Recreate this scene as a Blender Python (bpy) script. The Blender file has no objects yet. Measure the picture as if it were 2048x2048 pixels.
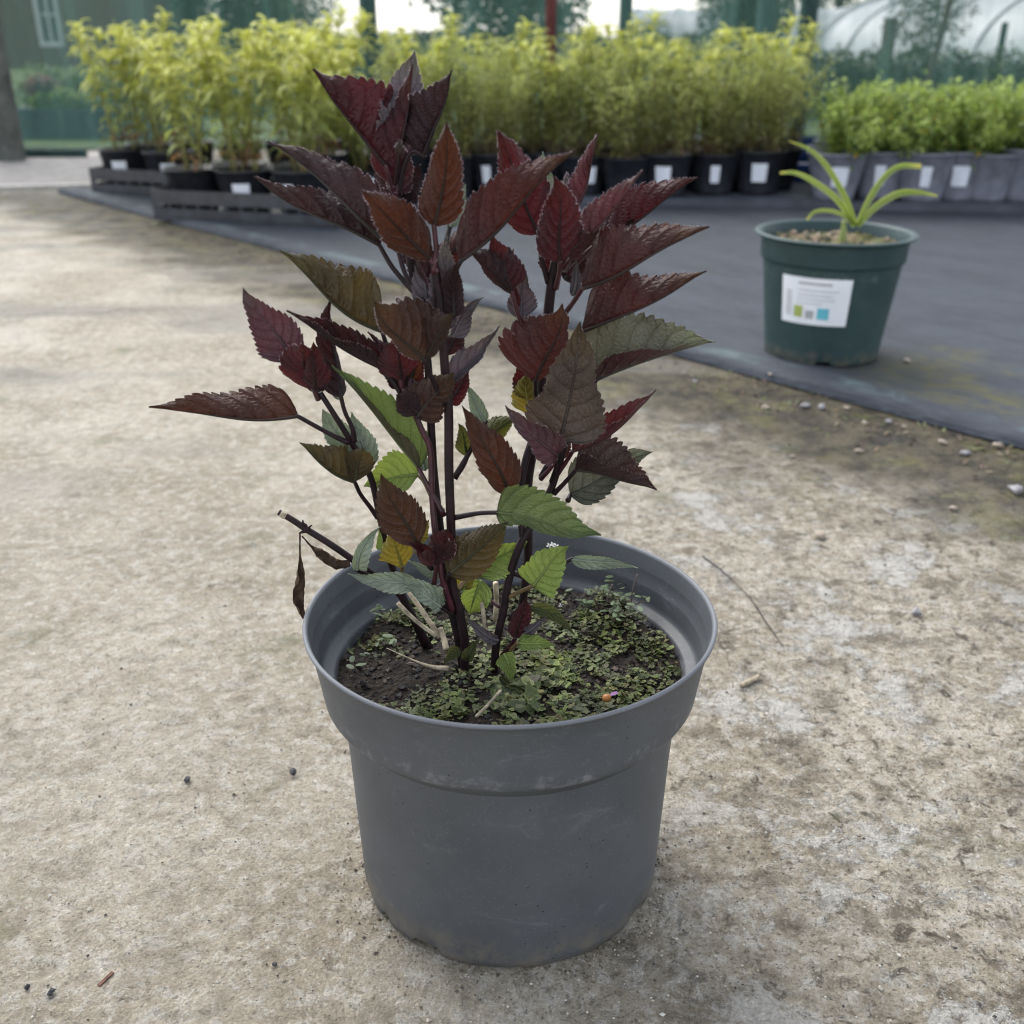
import bpy, math, random
import numpy as np
from mathutils import Vector, noise
R_ = math.radians
random.seed(7); rng = np.random.default_rng(7)
sc = bpy.context.scene
col = sc.collection

# ------------------------------------------------------------------ camera, sky, sun, exposure
CH, PITCH, F = 0.450, R_(24.5), 2053.0
cam = bpy.data.cameras.new('camera'); camo = bpy.data.objects.new('camera', cam); col.objects.link(camo)
camo.location = (0, 0, CH); camo.rotation_euler = (R_(90) - PITCH, 0, 0)
cam.sensor_width = 36; cam.lens = 36 * F / 2048; cam.clip_start = .02; cam.clip_end = 500
cam.dof.use_dof = True; cam.dof.focus_distance = .545; cam.dof.aperture_fstop = 10.0
cam.dof.aperture_blades = 0
sc.camera = camo
sc.render.resolution_x = sc.render.resolution_y = 1024
SUN_EL, SUN_AZ = R_(50), R_(-30)      # azimuth measured from +Y towards +X
w = bpy.data.worlds.new('World'); sc.world = w; w.use_nodes = True
wt = w.node_tree; bg = wt.nodes['Background']
sky = wt.nodes.new('ShaderNodeTexSky'); sky.sky_type = 'NISHITA'; sky.sun_disc = False
sky.sun_elevation = SUN_EL; sky.sun_rotation = SUN_AZ; sky.air_density = 1.0; sky.dust_density = 1.3
hs = wt.nodes.new('ShaderNodeHueSaturation'); hs.inputs['Saturation'].default_value = .34
wt.links.new(sky.outputs[0], hs.inputs['Color']); wt.links.new(hs.outputs[0], bg.inputs[0]); bg.inputs[1].default_value = .15
sl = bpy.data.lights.new('sun', 'SUN'); sl.energy = 1.15; sl.angle = R_(40); sl.color = (1, .965, .905)
so = bpy.data.objects.new('sun', sl); col.objects.link(so)
d = Vector((math.sin(SUN_AZ) * math.cos(SUN_EL), math.cos(SUN_AZ) * math.cos(SUN_EL), math.sin(SUN_EL)))
so.rotation_euler = d.to_track_quat('Z', 'Y').to_euler()
vs = sc.view_settings; vs.view_transform = 'Standard'; vs.look = 'None'; vs.gamma = 1; vs.exposure = 1.38
sc.cycles.max_bounces = 8; sc.cycles.transparent_max_bounces = 12
sc.cycles.use_denoising = True; sc.cycles.denoising_prefilter = 'ACCURATE'; sc.cycles.pixel_filter_type = 'BLACKMAN_HARRIS'; sc.cycles.filter_width = 1.05

# ------------------------------------------------------------------ helpers
CP, SP = math.cos(PITCH), math.sin(PITCH)
def ray(x, y):
    a = (x - 1024) / F; b = (1024 - y) / F
    return np.array([a, CP + b * SP, -SP + b * CP])
def at(x, y, Y):                      # point seen at photo pixel (x, y) at world distance Y
    r = ray(x, y); return np.array([0, 0, CH]) + r * (Y / r[1])
def gp(x, y, z=0.0):                  # point on the level z
    r = ray(x, y); return np.array([0, 0, CH]) + r * ((z - CH) / r[2])

class NT:
    def __init__(s, name):
        s.m = bpy.data.materials.new(name); s.m.use_nodes = True; s.t = s.m.node_tree
        s.t.nodes.clear(); s.out = s.n('OutputMaterial')
    def n(s, t, **k):
        o = s.t.nodes.new('ShaderNode' + t)
        for a, b in k.items(): setattr(o, a, b)
        return o
    def l(s, a, b): s.t.links.new(a, b)
    def put(s, sock, v):
        if hasattr(v, 'is_output') or isinstance(v, bpy.types.NodeSocket): s.l(v, sock)
        elif isinstance(v, (tuple, list)) and sock.type == 'RGBA': sock.default_value = (*v[:3], 1)
        else: sock.default_value = v
    def mix(s, f, a, b):
        o = s.n('Mix', data_type='RGBA'); s.put(o.inputs[0], f); s.put(o.inputs[6], a); s.put(o.inputs[7], b); return o.outputs[2]
    def math(s, op, a, b=0.0, c=None, clamp=False):
        o = s.n('Math', operation=op, use_clamp=clamp); s.put(o.inputs[0], a); s.put(o.inputs[1], b)
        if c is not None: s.put(o.inputs[2], c)
        return o.outputs[0]
    def ramp(s, v, a, b):             # smooth 0..1 between a and b
        o = s.n('MapRange', interpolation_type='SMOOTHSTEP'); s.put(o.inputs[0], v)
        o.inputs[1].default_value = a; o.inputs[2].default_value = b; return o.outputs[0]
    def co(s, kind='Object'): return s.n('TexCoord').outputs[kind]
    def map(s, v, scale=(1, 1, 1), rot=(0, 0, 0), loc=(0, 0, 0)):
        o = s.n('Mapping'); s.l(v, o.inputs[0]); o.inputs['Scale'].default_value = scale
        o.inputs['Rotation'].default_value = rot; o.inputs['Location'].default_value = loc; return o.outputs[0]
    def noise(s, v, scale, det=4, rough=.55, dist=0.0):
        o = s.n('TexNoise'); s.l(v, o.inputs['Vector']); o.inputs['Scale'].default_value = scale
        o.inputs['Detail'].default_value = det; o.inputs['Roughness'].default_value = rough; o.inputs['Distortion'].default_value = dist
        return o.outputs[0]
    def voro(s, v, scale, feat='F1', rnd=1.0):
        o = s.n('TexVoronoi', feature=feat); s.l(v, o.inputs['Vector']); o.inputs['Scale'].default_value = scale
        o.inputs['Randomness'].default_value = rnd; return o.outputs[0]
    def bump(s, h, strength=.5, dist=.001, normal=None):
        o = s.n('Bump'); o.inputs['Strength'].default_value = strength; o.inputs['Distance'].default_value = dist
        s.l(h, o.inputs['Height'])
        if normal is not None: s.l(normal, o.inputs['Normal'])
        return o.outputs[0]
    def prin(s, color, rough=.6, spec=.5, normal=None, **k):
        o = s.n('BsdfPrincipled'); s.put(o.inputs['Base Color'], color); s.put(o.inputs['Roughness'], rough)
        s.put(o.inputs['Specular IOR Level'], spec)
        if normal is not None: s.l(normal, o.inputs['Normal'])
        for a, b in k.items(): s.put(o.inputs[a.replace('_', ' ')], b)
        return o.outputs[0]
    def done(s, sh): s.l(sh, s.out.inputs[0]); return s.m

def mesh(name, V, Fc, mat=None, parent=None, smooth=True, uv=None, vcol=None, mats=None, midx=None):
    me = bpy.data.meshes.new(name); me.from_pydata([tuple(map(float, v)) for v in V], [], [tuple(f) for f in Fc])
    if smooth: me.polygons.foreach_set('use_smooth', [True] * len(me.polygons))
    for m in (mats or ([mat] if mat else [])): me.materials.append(m)
    if midx is not None: me.polygons.foreach_set('material_index', midx)
    if uv is not None:
        ul = me.uv_layers.new(name='UVMap'); li = np.zeros(len(me.loops), dtype=np.int32); me.loops.foreach_get('vertex_index', li)
        ul.data.foreach_set('uv', np.asarray(uv, dtype=np.float32)[li].ravel())
    if vcol is not None:
        ca = me.color_attributes.new('tint', 'FLOAT_COLOR', 'POINT')
        c = np.ones((len(V), 4), dtype=np.float32); c[:, :3] = np.asarray(vcol); ca.data.foreach_set('color', c.ravel())
    me.update()
    o = bpy.data.objects.new(name, me); col.objects.link(o)
    if parent is not None: o.parent = parent
    return o
class MB:
    def __init__(s): s.V = []; s.F = []; s.C = []; s.n = 0; s.M = []
    def add(s, V, Fc, c=None, mi=0):
        V = np.asarray(V, dtype=float); s.V.append(V); s.F += [tuple(int(i) + s.n for i in f) for f in Fc]; s.n += len(V); s.M += [mi] * len(Fc)
        s.C.append(np.tile(np.asarray(c if c is not None else (1, 1, 1), dtype=float), (len(V), 1)) if np.ndim(c) < 2 else np.asarray(c))
    def build(s, name, mat, parent=None, smooth=True, vc=False, mats=None):
        return mesh(name, np.concatenate(s.V), s.F, mat, parent, smooth, vcol=np.concatenate(s.C) if vc else None, mats=mats, midx=s.M if mats else None)
def tag(o, label=None, cat=None, group=None, kind=None):
    if label: o['label'] = label
    if cat: o['category'] = cat
    if group: o['group'] = group
    if kind: o['kind'] = kind
    return o
def empty(name, loc=(0, 0, 0), rz=0.0):
    o = bpy.data.objects.new(name, None); col.objects.link(o); o.location = loc; o.rotation_euler = (0, 0, rz); o.empty_display_size = .05
    return o
def copy_tree(o, parent=None):
    c = o.copy(); col.objects.link(c)
    if parent is not None: c.parent = parent
    for ch in o.children: copy_tree(ch, c)
    return c
def box(x0, y0, z0, x1, y1, z1):
    V = [(x, y, z) for z in (z0, z1) for y in (y0, y1) for x in (x0, x1)]
    return V, [(0, 2, 3, 1), (4, 5, 7, 6), (0, 1, 5, 4), (2, 6, 7, 3), (0, 4, 6, 2), (1, 3, 7, 5)]
def smooth_path(P, k=6):
    P = np.asarray(P, float)
    if len(P) < 3: return np.array([P[0] + (P[-1] - P[0]) * t for t in np.linspace(0, 1, k)])
    Q = np.vstack([2 * P[0] - P[1], P, 2 * P[-1] - P[-2]]); out = []
    for i in range(1, len(Q) - 2):
        for t in np.linspace(0, 1, k, endpoint=False):
            a, b, c, e = Q[i - 1:i + 3]
            out.append(.5 * ((2 * b) + (-a + c) * t + (2 * a - 5 * b + 4 * c - e) * t * t + (-a + 3 * b - 3 * c + e) * t ** 3))
    out.append(P[-1]); return np.array(out)
def tube(P, r, n=8, k=6, cap=True, knob=None):
    P = smooth_path(P, k); m = len(P); r = np.interp(np.linspace(0, 1, m), np.linspace(0, 1, len(r)), r) if np.ndim(r) else np.full(m, r)
    T = np.gradient(P, axis=0); T /= np.linalg.norm(T, axis=1)[:, None] + 1e-12
    ref = np.array([0, 1, 0]) if abs(T[0][1]) < .8 else np.array([1, 0, 0])
    a = np.cross(T[0], ref); a /= np.linalg.norm(a); V = []; Fc = []
    for i in range(m):
        a = a - T[i] * a.dot(T[i]); a /= np.linalg.norm(a); b = np.cross(T[i], a)
        for j in range(n):
            t = 2 * math.pi * j / n; V.append(P[i] + r[i] * (math.cos(t) * a + math.sin(t) * b))
    for i in range(m - 1):
        for j in range(n):
            k2 = (j + 1) % n; Fc.append((i * n + j, i * n + k2, (i + 1) * n + k2, (i + 1) * n + j))
    if cap: Fc.append(tuple(range(n))[::-1]); Fc.append(tuple((m - 1) * n + j for j in range(n)))
    return np.array(V), Fc
def lathe(prof, n=96, oval=1.0, warp=None, closed=False):
    V = []; Fc = []
    for (r, z) in prof:
        for j in range(n):
            t = 2 * math.pi * j / n; k = 1 + (warp(t, z) if warp else 0)
            V.append((r * k * math.cos(t), r * k * oval * math.sin(t), z))
    m = len(prof)
    for i in range(m - 1):
        for j in range(n):
            k2 = (j + 1) % n; Fc.append((i * n + j, i * n + k2, (i + 1) * n + k2, (i + 1) * n + j))
    return np.array(V), Fc

# ------------------------------------------------------------------ materials
def m_ground():
    t = NT('weathered_concrete'); c = t.co()
    n1 = t.noise(c, 5, 6, .62); n2 = t.noise(t.map(c, (1, 1.1, 1), loc=(3, 1, 0)), 28, 5, .68); n3 = t.noise(c, 300, 4, .6); n4 = t.noise(t.map(c, loc=(7, 2, 0)), 70, 5, .7, .6)
    v = t.voro(c, 420)
    sx = t.n('SeparateXYZ'); t.l(c, sx.inputs[0]); X, Y = sx.outputs[0], sx.outputs[1]
    side = t.ramp(t.math('ADD', X, t.math('MULTIPLY', t.math('SUBTRACT', t.noise(c, 3), .5), .5)), -.12, .30)     # more worn and grimy on this side
    base = t.mix(t.ramp(n1, .35, .68), (.46, .392, .29), (.69, .615, .49))
    mo = t.noise(t.map(c, loc=(4, 14, 2)), 80, 9, .76)
    base = t.mix(t.math('MULTIPLY', t.math('SUBTRACT', 1.0, t.ramp(mo, .40, .50)), t.math('ADD', .30, t.math('MULTIPLY', side, .35))), base, (.25, .205, .14))
    base = t.mix(t.math('MULTIPLY', t.ramp(mo, .51, .57), .65), base, (.76, .72, .64))
    base = t.mix(t.math('MULTIPLY', t.ramp(n2, .48, .66), t.math('ADD', .30, t.math('MULTIPLY', side, .60))), base, (.19, .155, .105))
    base = t.mix(t.math('MULTIPLY', t.ramp(n4, .53, .66), t.math('ADD', .30, t.math('MULTIPLY', side, .65))), base, (.095, .077, .050))
    base = t.mix(t.math('MULTIPLY', t.ramp(n3, .52, .70), .50), base, (.56, .52, .45))
    base = t.mix(t.math('MULTIPLY', t.ramp(t.noise(t.map(c, loc=(11, 9, 0)), 330, 3, .6), .56, .68), t.math('ADD', .45, t.math('MULTIPLY', side, .3))), base, (.11, .09, .065))
    grn = t.math('MULTIPLY', t.ramp(t.noise(t.map(c, loc=(21, 4, 0)), 9, 5, .7), .58, .68), .5)
    base = t.mix(grn, base, (.22, .22, .12))
    pn = t.math('ADD', t.noise(t.map(c, loc=(2, 8, 0)), 13, 10, .74), t.math('MULTIPLY', t.math('SUBTRACT', n3, .5), .10))
    pm = t.math('MULTIPLY', t.ramp(pn, .525, .585), t.ramp(t.math('ADD', X, t.math('MULTIPLY', t.noise(c, 4), .25)), .08, .34))
    base = t.mix(t.math('MULTIPLY', pm, .85), base, (.72, .69, .63))
    # dirt and algae lying along the edge of the bed
    dl = t.math('ADD', t.math('MULTIPLY', X, DL[0]), t.math('ADD', t.math('MULTIPLY', Y, DL[1]), DL[2]))
    dn = t.math('ADD', dl, t.math('MULTIPLY', t.math('SUBTRACT', t.noise(c, 7, 6, .65), .5), -.42))
    dirt = t.ramp(dn, -.40, -.15)
    dc = t.mix(t.ramp(t.noise(c, 22, 6, .7), .38, .62), (.034, .028, .019), (.145, .122, .075))
    dc = t.mix(t.math('MULTIPLY', t.ramp(t.noise(t.map(c, loc=(5, 5, 0)), 11, 6, .7), .52, .64), .7), dc, (.17, .165, .05))
    dc = t.mix(t.math('MULTIPLY', t.ramp(t.noise(t.map(c, loc=(1, 4, 0)), 60, 3, .6), .60, .66), .8), dc, (.035, .028, .02))
    base = t.mix(t.math('MULTIPLY', dirt, .94), base, dc)
    wetl = t.math('MULTIPLY', t.ramp(t.math('MULTIPLY', X, -1.0), .30, .75), t.ramp(t.noise(t.map(c, (1, 2.2, 1), loc=(8, 1, 0)), 5, 5), .42, .60))
    damp = t.ramp(t.noise(t.map(c, (.7, 1.6, 1), loc=(4, 3, 0)), 2.1, 3), .52, .62)
    base = t.mix(t.math('MULTIPLY', damp, t.math('MULTIPLY', t.ramp(Y, .85, 1.3), .55)), base, (.27, .245, .21))
    gr = t.noise(t.map(c, loc=(9, 9, 9)), 170, 9, .78); gr2 = t.noise(c, 60, 8, .7)
    h = t.math('ADD', t.math('MULTIPLY', gr2, 2.0), t.math('ADD', gr, t.math('MULTIPLY', t.math('MULTIPLY', pm, n3), .8)))
    b = t.bump(h, 1.0, .0075); b = t.bump(v, .45, .0014, b)
    return t.done(t.prin(base, t.math('SUBTRACT', t.math('SUBTRACT', .8, t.math('MULTIPLY', damp, .2)), t.math('MULTIPLY', wetl, .38)), .35, b))
def m_pot(name, c0, c1, rough=.42, scuff=(.35, .36, .38), rimz=0):
    t = NT(name); c = t.co(); n = t.noise(c, 14, 5, .6)
    base = t.mix(t.ramp(n, .3, .7), c0, c1)
    sc1 = t.noise(t.map(c, (1, 1, 2.2), rot=(.5, .3, 0)), 26, 8, .8, .6)
    base = t.mix(t.math('MULTIPLY', t.ramp(sc1, .54, .72), .30), base, scuff)
    sp = t.voro(c, 210); base = t.mix(t.math('MULTIPLY', t.math('LESS_THAN', sp, .11), t.ramp(t.noise(c, 30), .52, .6)), base, (.018, .014, .01))
    sp2 = t.voro(t.map(c, loc=(1, 2, 3)), 420); base = t.mix(t.math('MULTIPLY', t.math('LESS_THAN', sp2, .12), .5), base, scuff)
    sx = t.n('SeparateXYZ'); t.l(c, sx.inputs[0])
    zz = t.math('SUBTRACT', 1.0, t.ramp(t.math('ADD', sx.outputs[2], t.math('MULTIPLY', t.noise(c, 40, 5), .03)), .018, .04))
    base = t.mix(t.math('MULTIPLY', t.math('MULTIPLY', zz, t.ramp(t.noise(c, 90, 6, .7), .35, .6)), .6), base, (.16, .135, .10))
    dz = t.math('MULTIPLY', t.ramp(t.noise(c, 60, 6, .7), .5, .66), t.math('SUBTRACT', 1.0, t.ramp(t.math('ABSOLUTE', t.math('SUBTRACT', sx.outputs[2], .133)), .002, .010)))
    base = t.mix(t.math('MULTIPLY', dz, .6), base, scuff)
    if rimz: base = t.mix(t.math('MULTIPLY', t.ramp(sx.outputs[2], rimz - .0012, rimz), t.math('ADD', .20, t.math('MULTIPLY', n, .5))), base, (.20, .21, .235))  # paler lip: the sky's highlight put into the rim colour
    b = t.bump(t.noise(c, 700, 3), .25, .0004)
    return t.done(t.prin(base, t.math('ADD', rough, t.math('MULTIPLY', n, .2)), .38, b))
def m_plain(name, c, rough=.6, var=.25, scale=30, spec=.4, bump=0.0, metallic=0.0):
    t = NT(name); co = t.co(); n = t.noise(co, scale, 5, .6)
    base = t.mix(t.ramp(n, .3, .7), tuple(v * (1 - var) for v in c), tuple(min(1, v * (1 + var)) for v in c))
    b = t.bump(n, bump, .002) if bump else None
    return t.done(t.prin(base, rough, spec, b, Metallic=metallic))
def m_leaf(name, top, under, tipc, trans, gloss=.52, veint=.45, veinu=1.8, tr=.32, sheen=.0):
    t = NT(name); uvn = t.n('UVMap'); sx = t.n('SeparateXYZ'); t.l(uvn.outputs[0], sx.inputs[0]); U, Vv = sx.outputs[0], sx.outputs[1]
    av = t.math('ABSOLUTE', Vv); c = t.co(); nz = t.noise(c, 90, 4, .6); nz2 = t.noise(c, 420, 3, .6)
    q = t.math('FRACT', t.math('MULTIPLY', t.math('SUBTRACT', t.math('ADD', U, t.math('MULTIPLY', nz, .025)), t.math('MULTIPLY', t.math('POWER', av, 1.25), .26)), 7.0))
    dq = t.math('ABSOLUTE', t.math('SUBTRACT', q, .5))          # .5 at cell border (the vein), 0 mid-panel
    vein = t.math('MAXIMUM', t.ramp(dq, .455, .497), t.math('SUBTRACT', 1.0, t.ramp(av, .012, .05)))
    net = t.n('TexVoronoi', feature='DISTANCE_TO_EDGE'); t.l(t.map(uvn.outputs[0], (22, 9, 1)), net.inputs['Vector']); net.inputs['Scale'].default_value = 1.0
    netv = t.math('SUBTRACT', 1.0, t.ramp(net.outputs[0], .0, .10))
    vv = t.math('MULTIPLY', t.math('MAXIMUM', vein, t.math('MULTIPLY', netv, .25)), .7)
    tp = t.math('MULTIPLY', t.ramp(t.math('ADD', U, t.math('MULTIPLY', nz, .25)), .72, 1.12), 1.0)
    blo = t.ramp(nz, .35, .7)
    ct = t.mix(blo, top, tuple(x * 1.35 for x in top)); ct = t.mix(tp, ct, tipc); ct = t.mix(t.math('MULTIPLY', vv, 1 - veint), ct, tuple(x * .35 for x in top))
    cu = t.mix(blo, under, tuple(x * 1.5 for x in under)); cu = t.mix(t.math('MULTIPLY', tp, .8), cu, tipc); cu = t.mix(t.math('MULTIPLY', vv, .55), cu, tuple(min(1, x * veinu) for x in under))
    geo = t.n('NewGeometry'); bf = geo.outputs['Backfacing']
    cc = t.mix(bf, ct, cu)
    edge = t.ramp(av, .95, 1.0); cc = t.mix(t.math('MULTIPLY', edge, .1), cc, tuple(x * .5 for x in under))
    panel = t.math('SUBTRACT', 1.0, t.math('POWER', t.math('MULTIPLY', dq, 2), 3.0))
    h = t.math('ADD', t.math('MULTIPLY', panel, 1.2), t.math('ADD', t.math('MULTIPLY', t.ramp(net.outputs[0], 0, .35), .35), t.math('MULTIPLY', nz2, .15)))
    b = t.bump(h, .75, .0014)
    p = t.prin(cc, gloss, .35, b, Sheen_Weight=.05, Sheen_Roughness=.4)
    tl = t.n('BsdfTranslucent'); t.put(tl.inputs[0], t.mix(t.math('MULTIPLY', vv, .6), trans, tuple(x * .4 for x in trans)))
    ms = t.n('MixShader'); ms.inputs[0].default_value = tr; t.l(p, ms.inputs[1]); t.l(tl.outputs[0], ms.inputs[2])
    return t.done(ms.outputs[0])
def m_tint(name, rough=.55, tr=.42, spec=.3):
    t = NT(name); a = t.n('VertexColor', layer_name='tint'); c = t.co()
    cc = t.mix(t.ramp(t.noise(c, 25, 3), .3, .7), a.outputs[0], (.5, .5, .5))
    cc = t.mix(.86, cc, a.outputs[0])
    p = t.prin(cc, rough, spec); tl = t.n('BsdfTranslucent'); t.l(a.outputs[0], tl.inputs[0])
    ms = t.n('MixShader'); ms.inputs[0].default_value = tr; t.l(p, ms.inputs[1]); t.l(tl.outputs[0], ms.inputs[2])
    return t.done(ms.outputs[0])

# line of the bed's front edge on the ground (from two points)
E0, E1 = gp(397, 462)[:2], gp(2048, 900)[:2]
tv = (E1 - E0) / np.linalg.norm(E1 - E0); nv_ = np.array([-tv[1], tv[0]]);
if nv_[1] < 0: nv_ = -nv_
DL = (float(nv_[0]), float(nv_[1]), float(-nv_.dot(E0)))      # signed distance: > 0 on the bed

M = {}
M['ground'] = m_ground()
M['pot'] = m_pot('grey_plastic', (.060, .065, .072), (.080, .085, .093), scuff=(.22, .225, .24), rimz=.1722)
M['stem'] = m_plain('stem_bark', (.014, .005, .007), .55, .5, 160, .3)
M['stemred'] = m_plain('young_stem', (.042, .008, .014), .42, .4, 160, .5)
M['fuzz'] = m_plain('leaf_hair', (.55, .42, .45), .7, .1)
M['tint'] = m_tint('foliage_tint'); M['tint_dull'] = m_tint('dull_foliage', .75, .12, .2)
LM = {   # upper side, underside, tip, light let through
 'red':    m_leaf('leaf_burgundy', (0.0351, 0.0125, 0.0140), (0.0412, 0.0073, 0.0112), (0.0585, 0.0172, 0.0109), (0.0663, 0.0062, 0.0062)),
 'dark':   m_leaf('leaf_dark_plum', (0.0240, 0.0128, 0.0144), (0.0208, 0.0072, 0.0096), (0.0400, 0.0176, 0.0120), (0.0280, 0.0056, 0.0056)),
 'orange': m_leaf('leaf_russet', (0.0386, 0.0192, 0.0134), (0.0474, 0.0138, 0.0074), (0.0662, 0.0288, 0.0163), (0.0718, 0.0168, 0.0048)),
 'brown':  m_leaf('leaf_brown', (0.0429, 0.0281, 0.0187), (0.0390, 0.0172, 0.0109), (0.0780, 0.0507, 0.0203), (0.0624, 0.0234, 0.0078)),
 'olivebrown': m_leaf('leaf_olive_brown', (0.0680, 0.0638, 0.0340), (0.0510, 0.0357, 0.0153), (0.1020, 0.1020, 0.0382), (0.0850, 0.0553, 0.0110)),
 'dusk':   m_leaf('leaf_dusky', (0.0595, 0.0493, 0.0442), (0.0306, 0.0136, 0.0153), (0.0723, 0.0425, 0.0340), (0.0425, 0.0119, 0.0102)),
 'grey':   m_leaf('leaf_grey_purple', (0.1470, 0.1260, 0.1400), (.045, .022, .026), (0.2240, 0.2240, 0.1680), (.04, .018, .018), gloss=.5),
 'plum':   m_leaf('leaf_plum_sheen', (0.1011, 0.0500, 0.0595), (0.0467, 0.0119, 0.0170), (0.1666, 0.1428, 0.1190), (0.0595, 0.0119, 0.0119), gloss=.45),
 'pink':   m_leaf('leaf_rose', (0.0831, 0.0254, 0.0313), (0.0928, 0.0254, 0.0293), (0.1360, 0.0935, 0.0892), (0.0850, 0.0153, 0.0136), gloss=.45),
 'taupe':  m_leaf('leaf_taupe', (0.0904, 0.0744, 0.0638), (0.0425, 0.0221, 0.0187), (0.1169, 0.0850, 0.0425), (0.0595, 0.0289, 0.0153), gloss=.5),
 'greygreen': m_leaf('leaf_grey_green', (0.1125, 0.1170, 0.0930), (.048, .014, .018), (0.3300, 0.3750, 0.2325), (.06, .05, .025), gloss=.45),
 'silver': m_leaf('leaf_silver_green', (.31, .36, .28), (.22, .25, .15), (.40, .46, .34), (.12, .15, .07), gloss=.5, veint=.72, veinu=.75),
 'green':  m_leaf('leaf_green', (.13, .165, .06), (.055, .045, .024), (0.1350, 0.2025, 0.0810), (.10, .14, .03), gloss=.5, veint=.72, veinu=.75),
 'lime':   m_leaf('leaf_lime', (0.2250, 0.3000, 0.0825), (0.2550, 0.3000, 0.0675), (0.2850, 0.3600, 0.1050), (.20, .25, .035), gloss=.5, veint=.72, veinu=.75),
 'yellow': m_leaf('leaf_yellow', (0.2340, 0.2015, 0.0390), (0.2080, 0.1625, 0.0234), (.14, .13, .03), (.24, .17, .015), gloss=.5, veint=.72, veinu=.75),
 'olive':  m_leaf('leaf_olive', (.07, .085, .03), (.055, .06, .016), (.10, .10, .03), (.10, .10, .014)),
 'maroon': m_leaf('leaf_maroon', (0.0390, 0.0234, 0.0203), (0.0437, 0.0117, 0.0109), (0.0936, 0.0468, 0.0203), (0.0624, 0.0125, 0.0078)),
 'rust': m_leaf('leaf_rust', (0.0398, 0.0239, 0.0159), (0.0464, 0.0159, 0.0093), (0.0663, 0.0298, 0.0146), (0.0729, 0.0199, 0.0066)),
}

# ------------------------------------------------------------------ the ground
def add_structure(name, V, Fc, mat, smooth=False):
    return tag(mesh(name, V, Fc, mat, smooth=smooth), kind='structure')
def vnoise(X, Y, f, seed):
    g = np.random.default_rng(seed).random((256, 256)); x = X * f + 50; y = Y * f + 50
    xi = np.floor(x).astype(int); yi = np.floor(y).astype(int); fx = x - xi; fy = y - yi; fx = fx * fx * (3 - 2 * fx); fy = fy * fy * (3 - 2 * fy)
    G = lambda a_, b_: g[a_ % 256, b_ % 256]
    return (G(xi, yi) * (1 - fx) + G(xi + 1, yi) * fx) * (1 - fy) + (G(xi, yi + 1) * (1 - fx) + G(xi + 1, yi + 1) * fx) * fy - .5
gx_ = np.concatenate([[-90, -30, -8, -3, -1.2], np.linspace(-.42, .50, 430), [1.2, 3, 8, 30, 90]]); gy_ = np.concatenate([[-6, -1], np.linspace(.20, 1.05, 400), [1.5, 3, 6, 15, 40, 160]])
GX_, GY_ = np.meshgrid(gx_, gy_); hh = np.zeros_like(GX_)
for f_, a_ in ((14, .0012), (34, .0010), (75, .0011), (150, .0010), (300, .0007)): hh += a_ * vnoise(GX_, GY_, f_, int(f_))
pit = np.clip(vnoise(GX_, GY_, 95, 5) + vnoise(GX_, GY_, 40, 6) - .28, 0, 1) * .006
rough_side = .7 + .9 * np.clip((GX_ + .05) / .3, 0, 1) * np.clip((.75 - GY_) / .25, 0, 1)
hh = hh * rough_side - pit; ed = np.clip(np.minimum.reduce([(GX_ + .42) / .08, (.50 - GX_) / .08, (1.05 - GY_) / .2, (GY_ - .20) / .02]), 0, 1)
fl = np.clip((np.hypot(GX_, GY_ - .482) - .088) / .02, 0, 1); hh = np.clip(hh, -.003, .0016) * ed * (.25 + .75 * fl) - .0003
nyy, nxx = GX_.shape; V = np.stack([GX_, GY_, hh], -1).reshape(-1, 3)
ii = (np.arange(nyy - 1)[:, None] * nxx + np.arange(nxx - 1)[None, :]).ravel()
add_structure('ground', V, np.stack([ii, ii + 1, ii + nxx + 1, ii + nxx], -1).tolist(), M['ground'], True)
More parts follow.
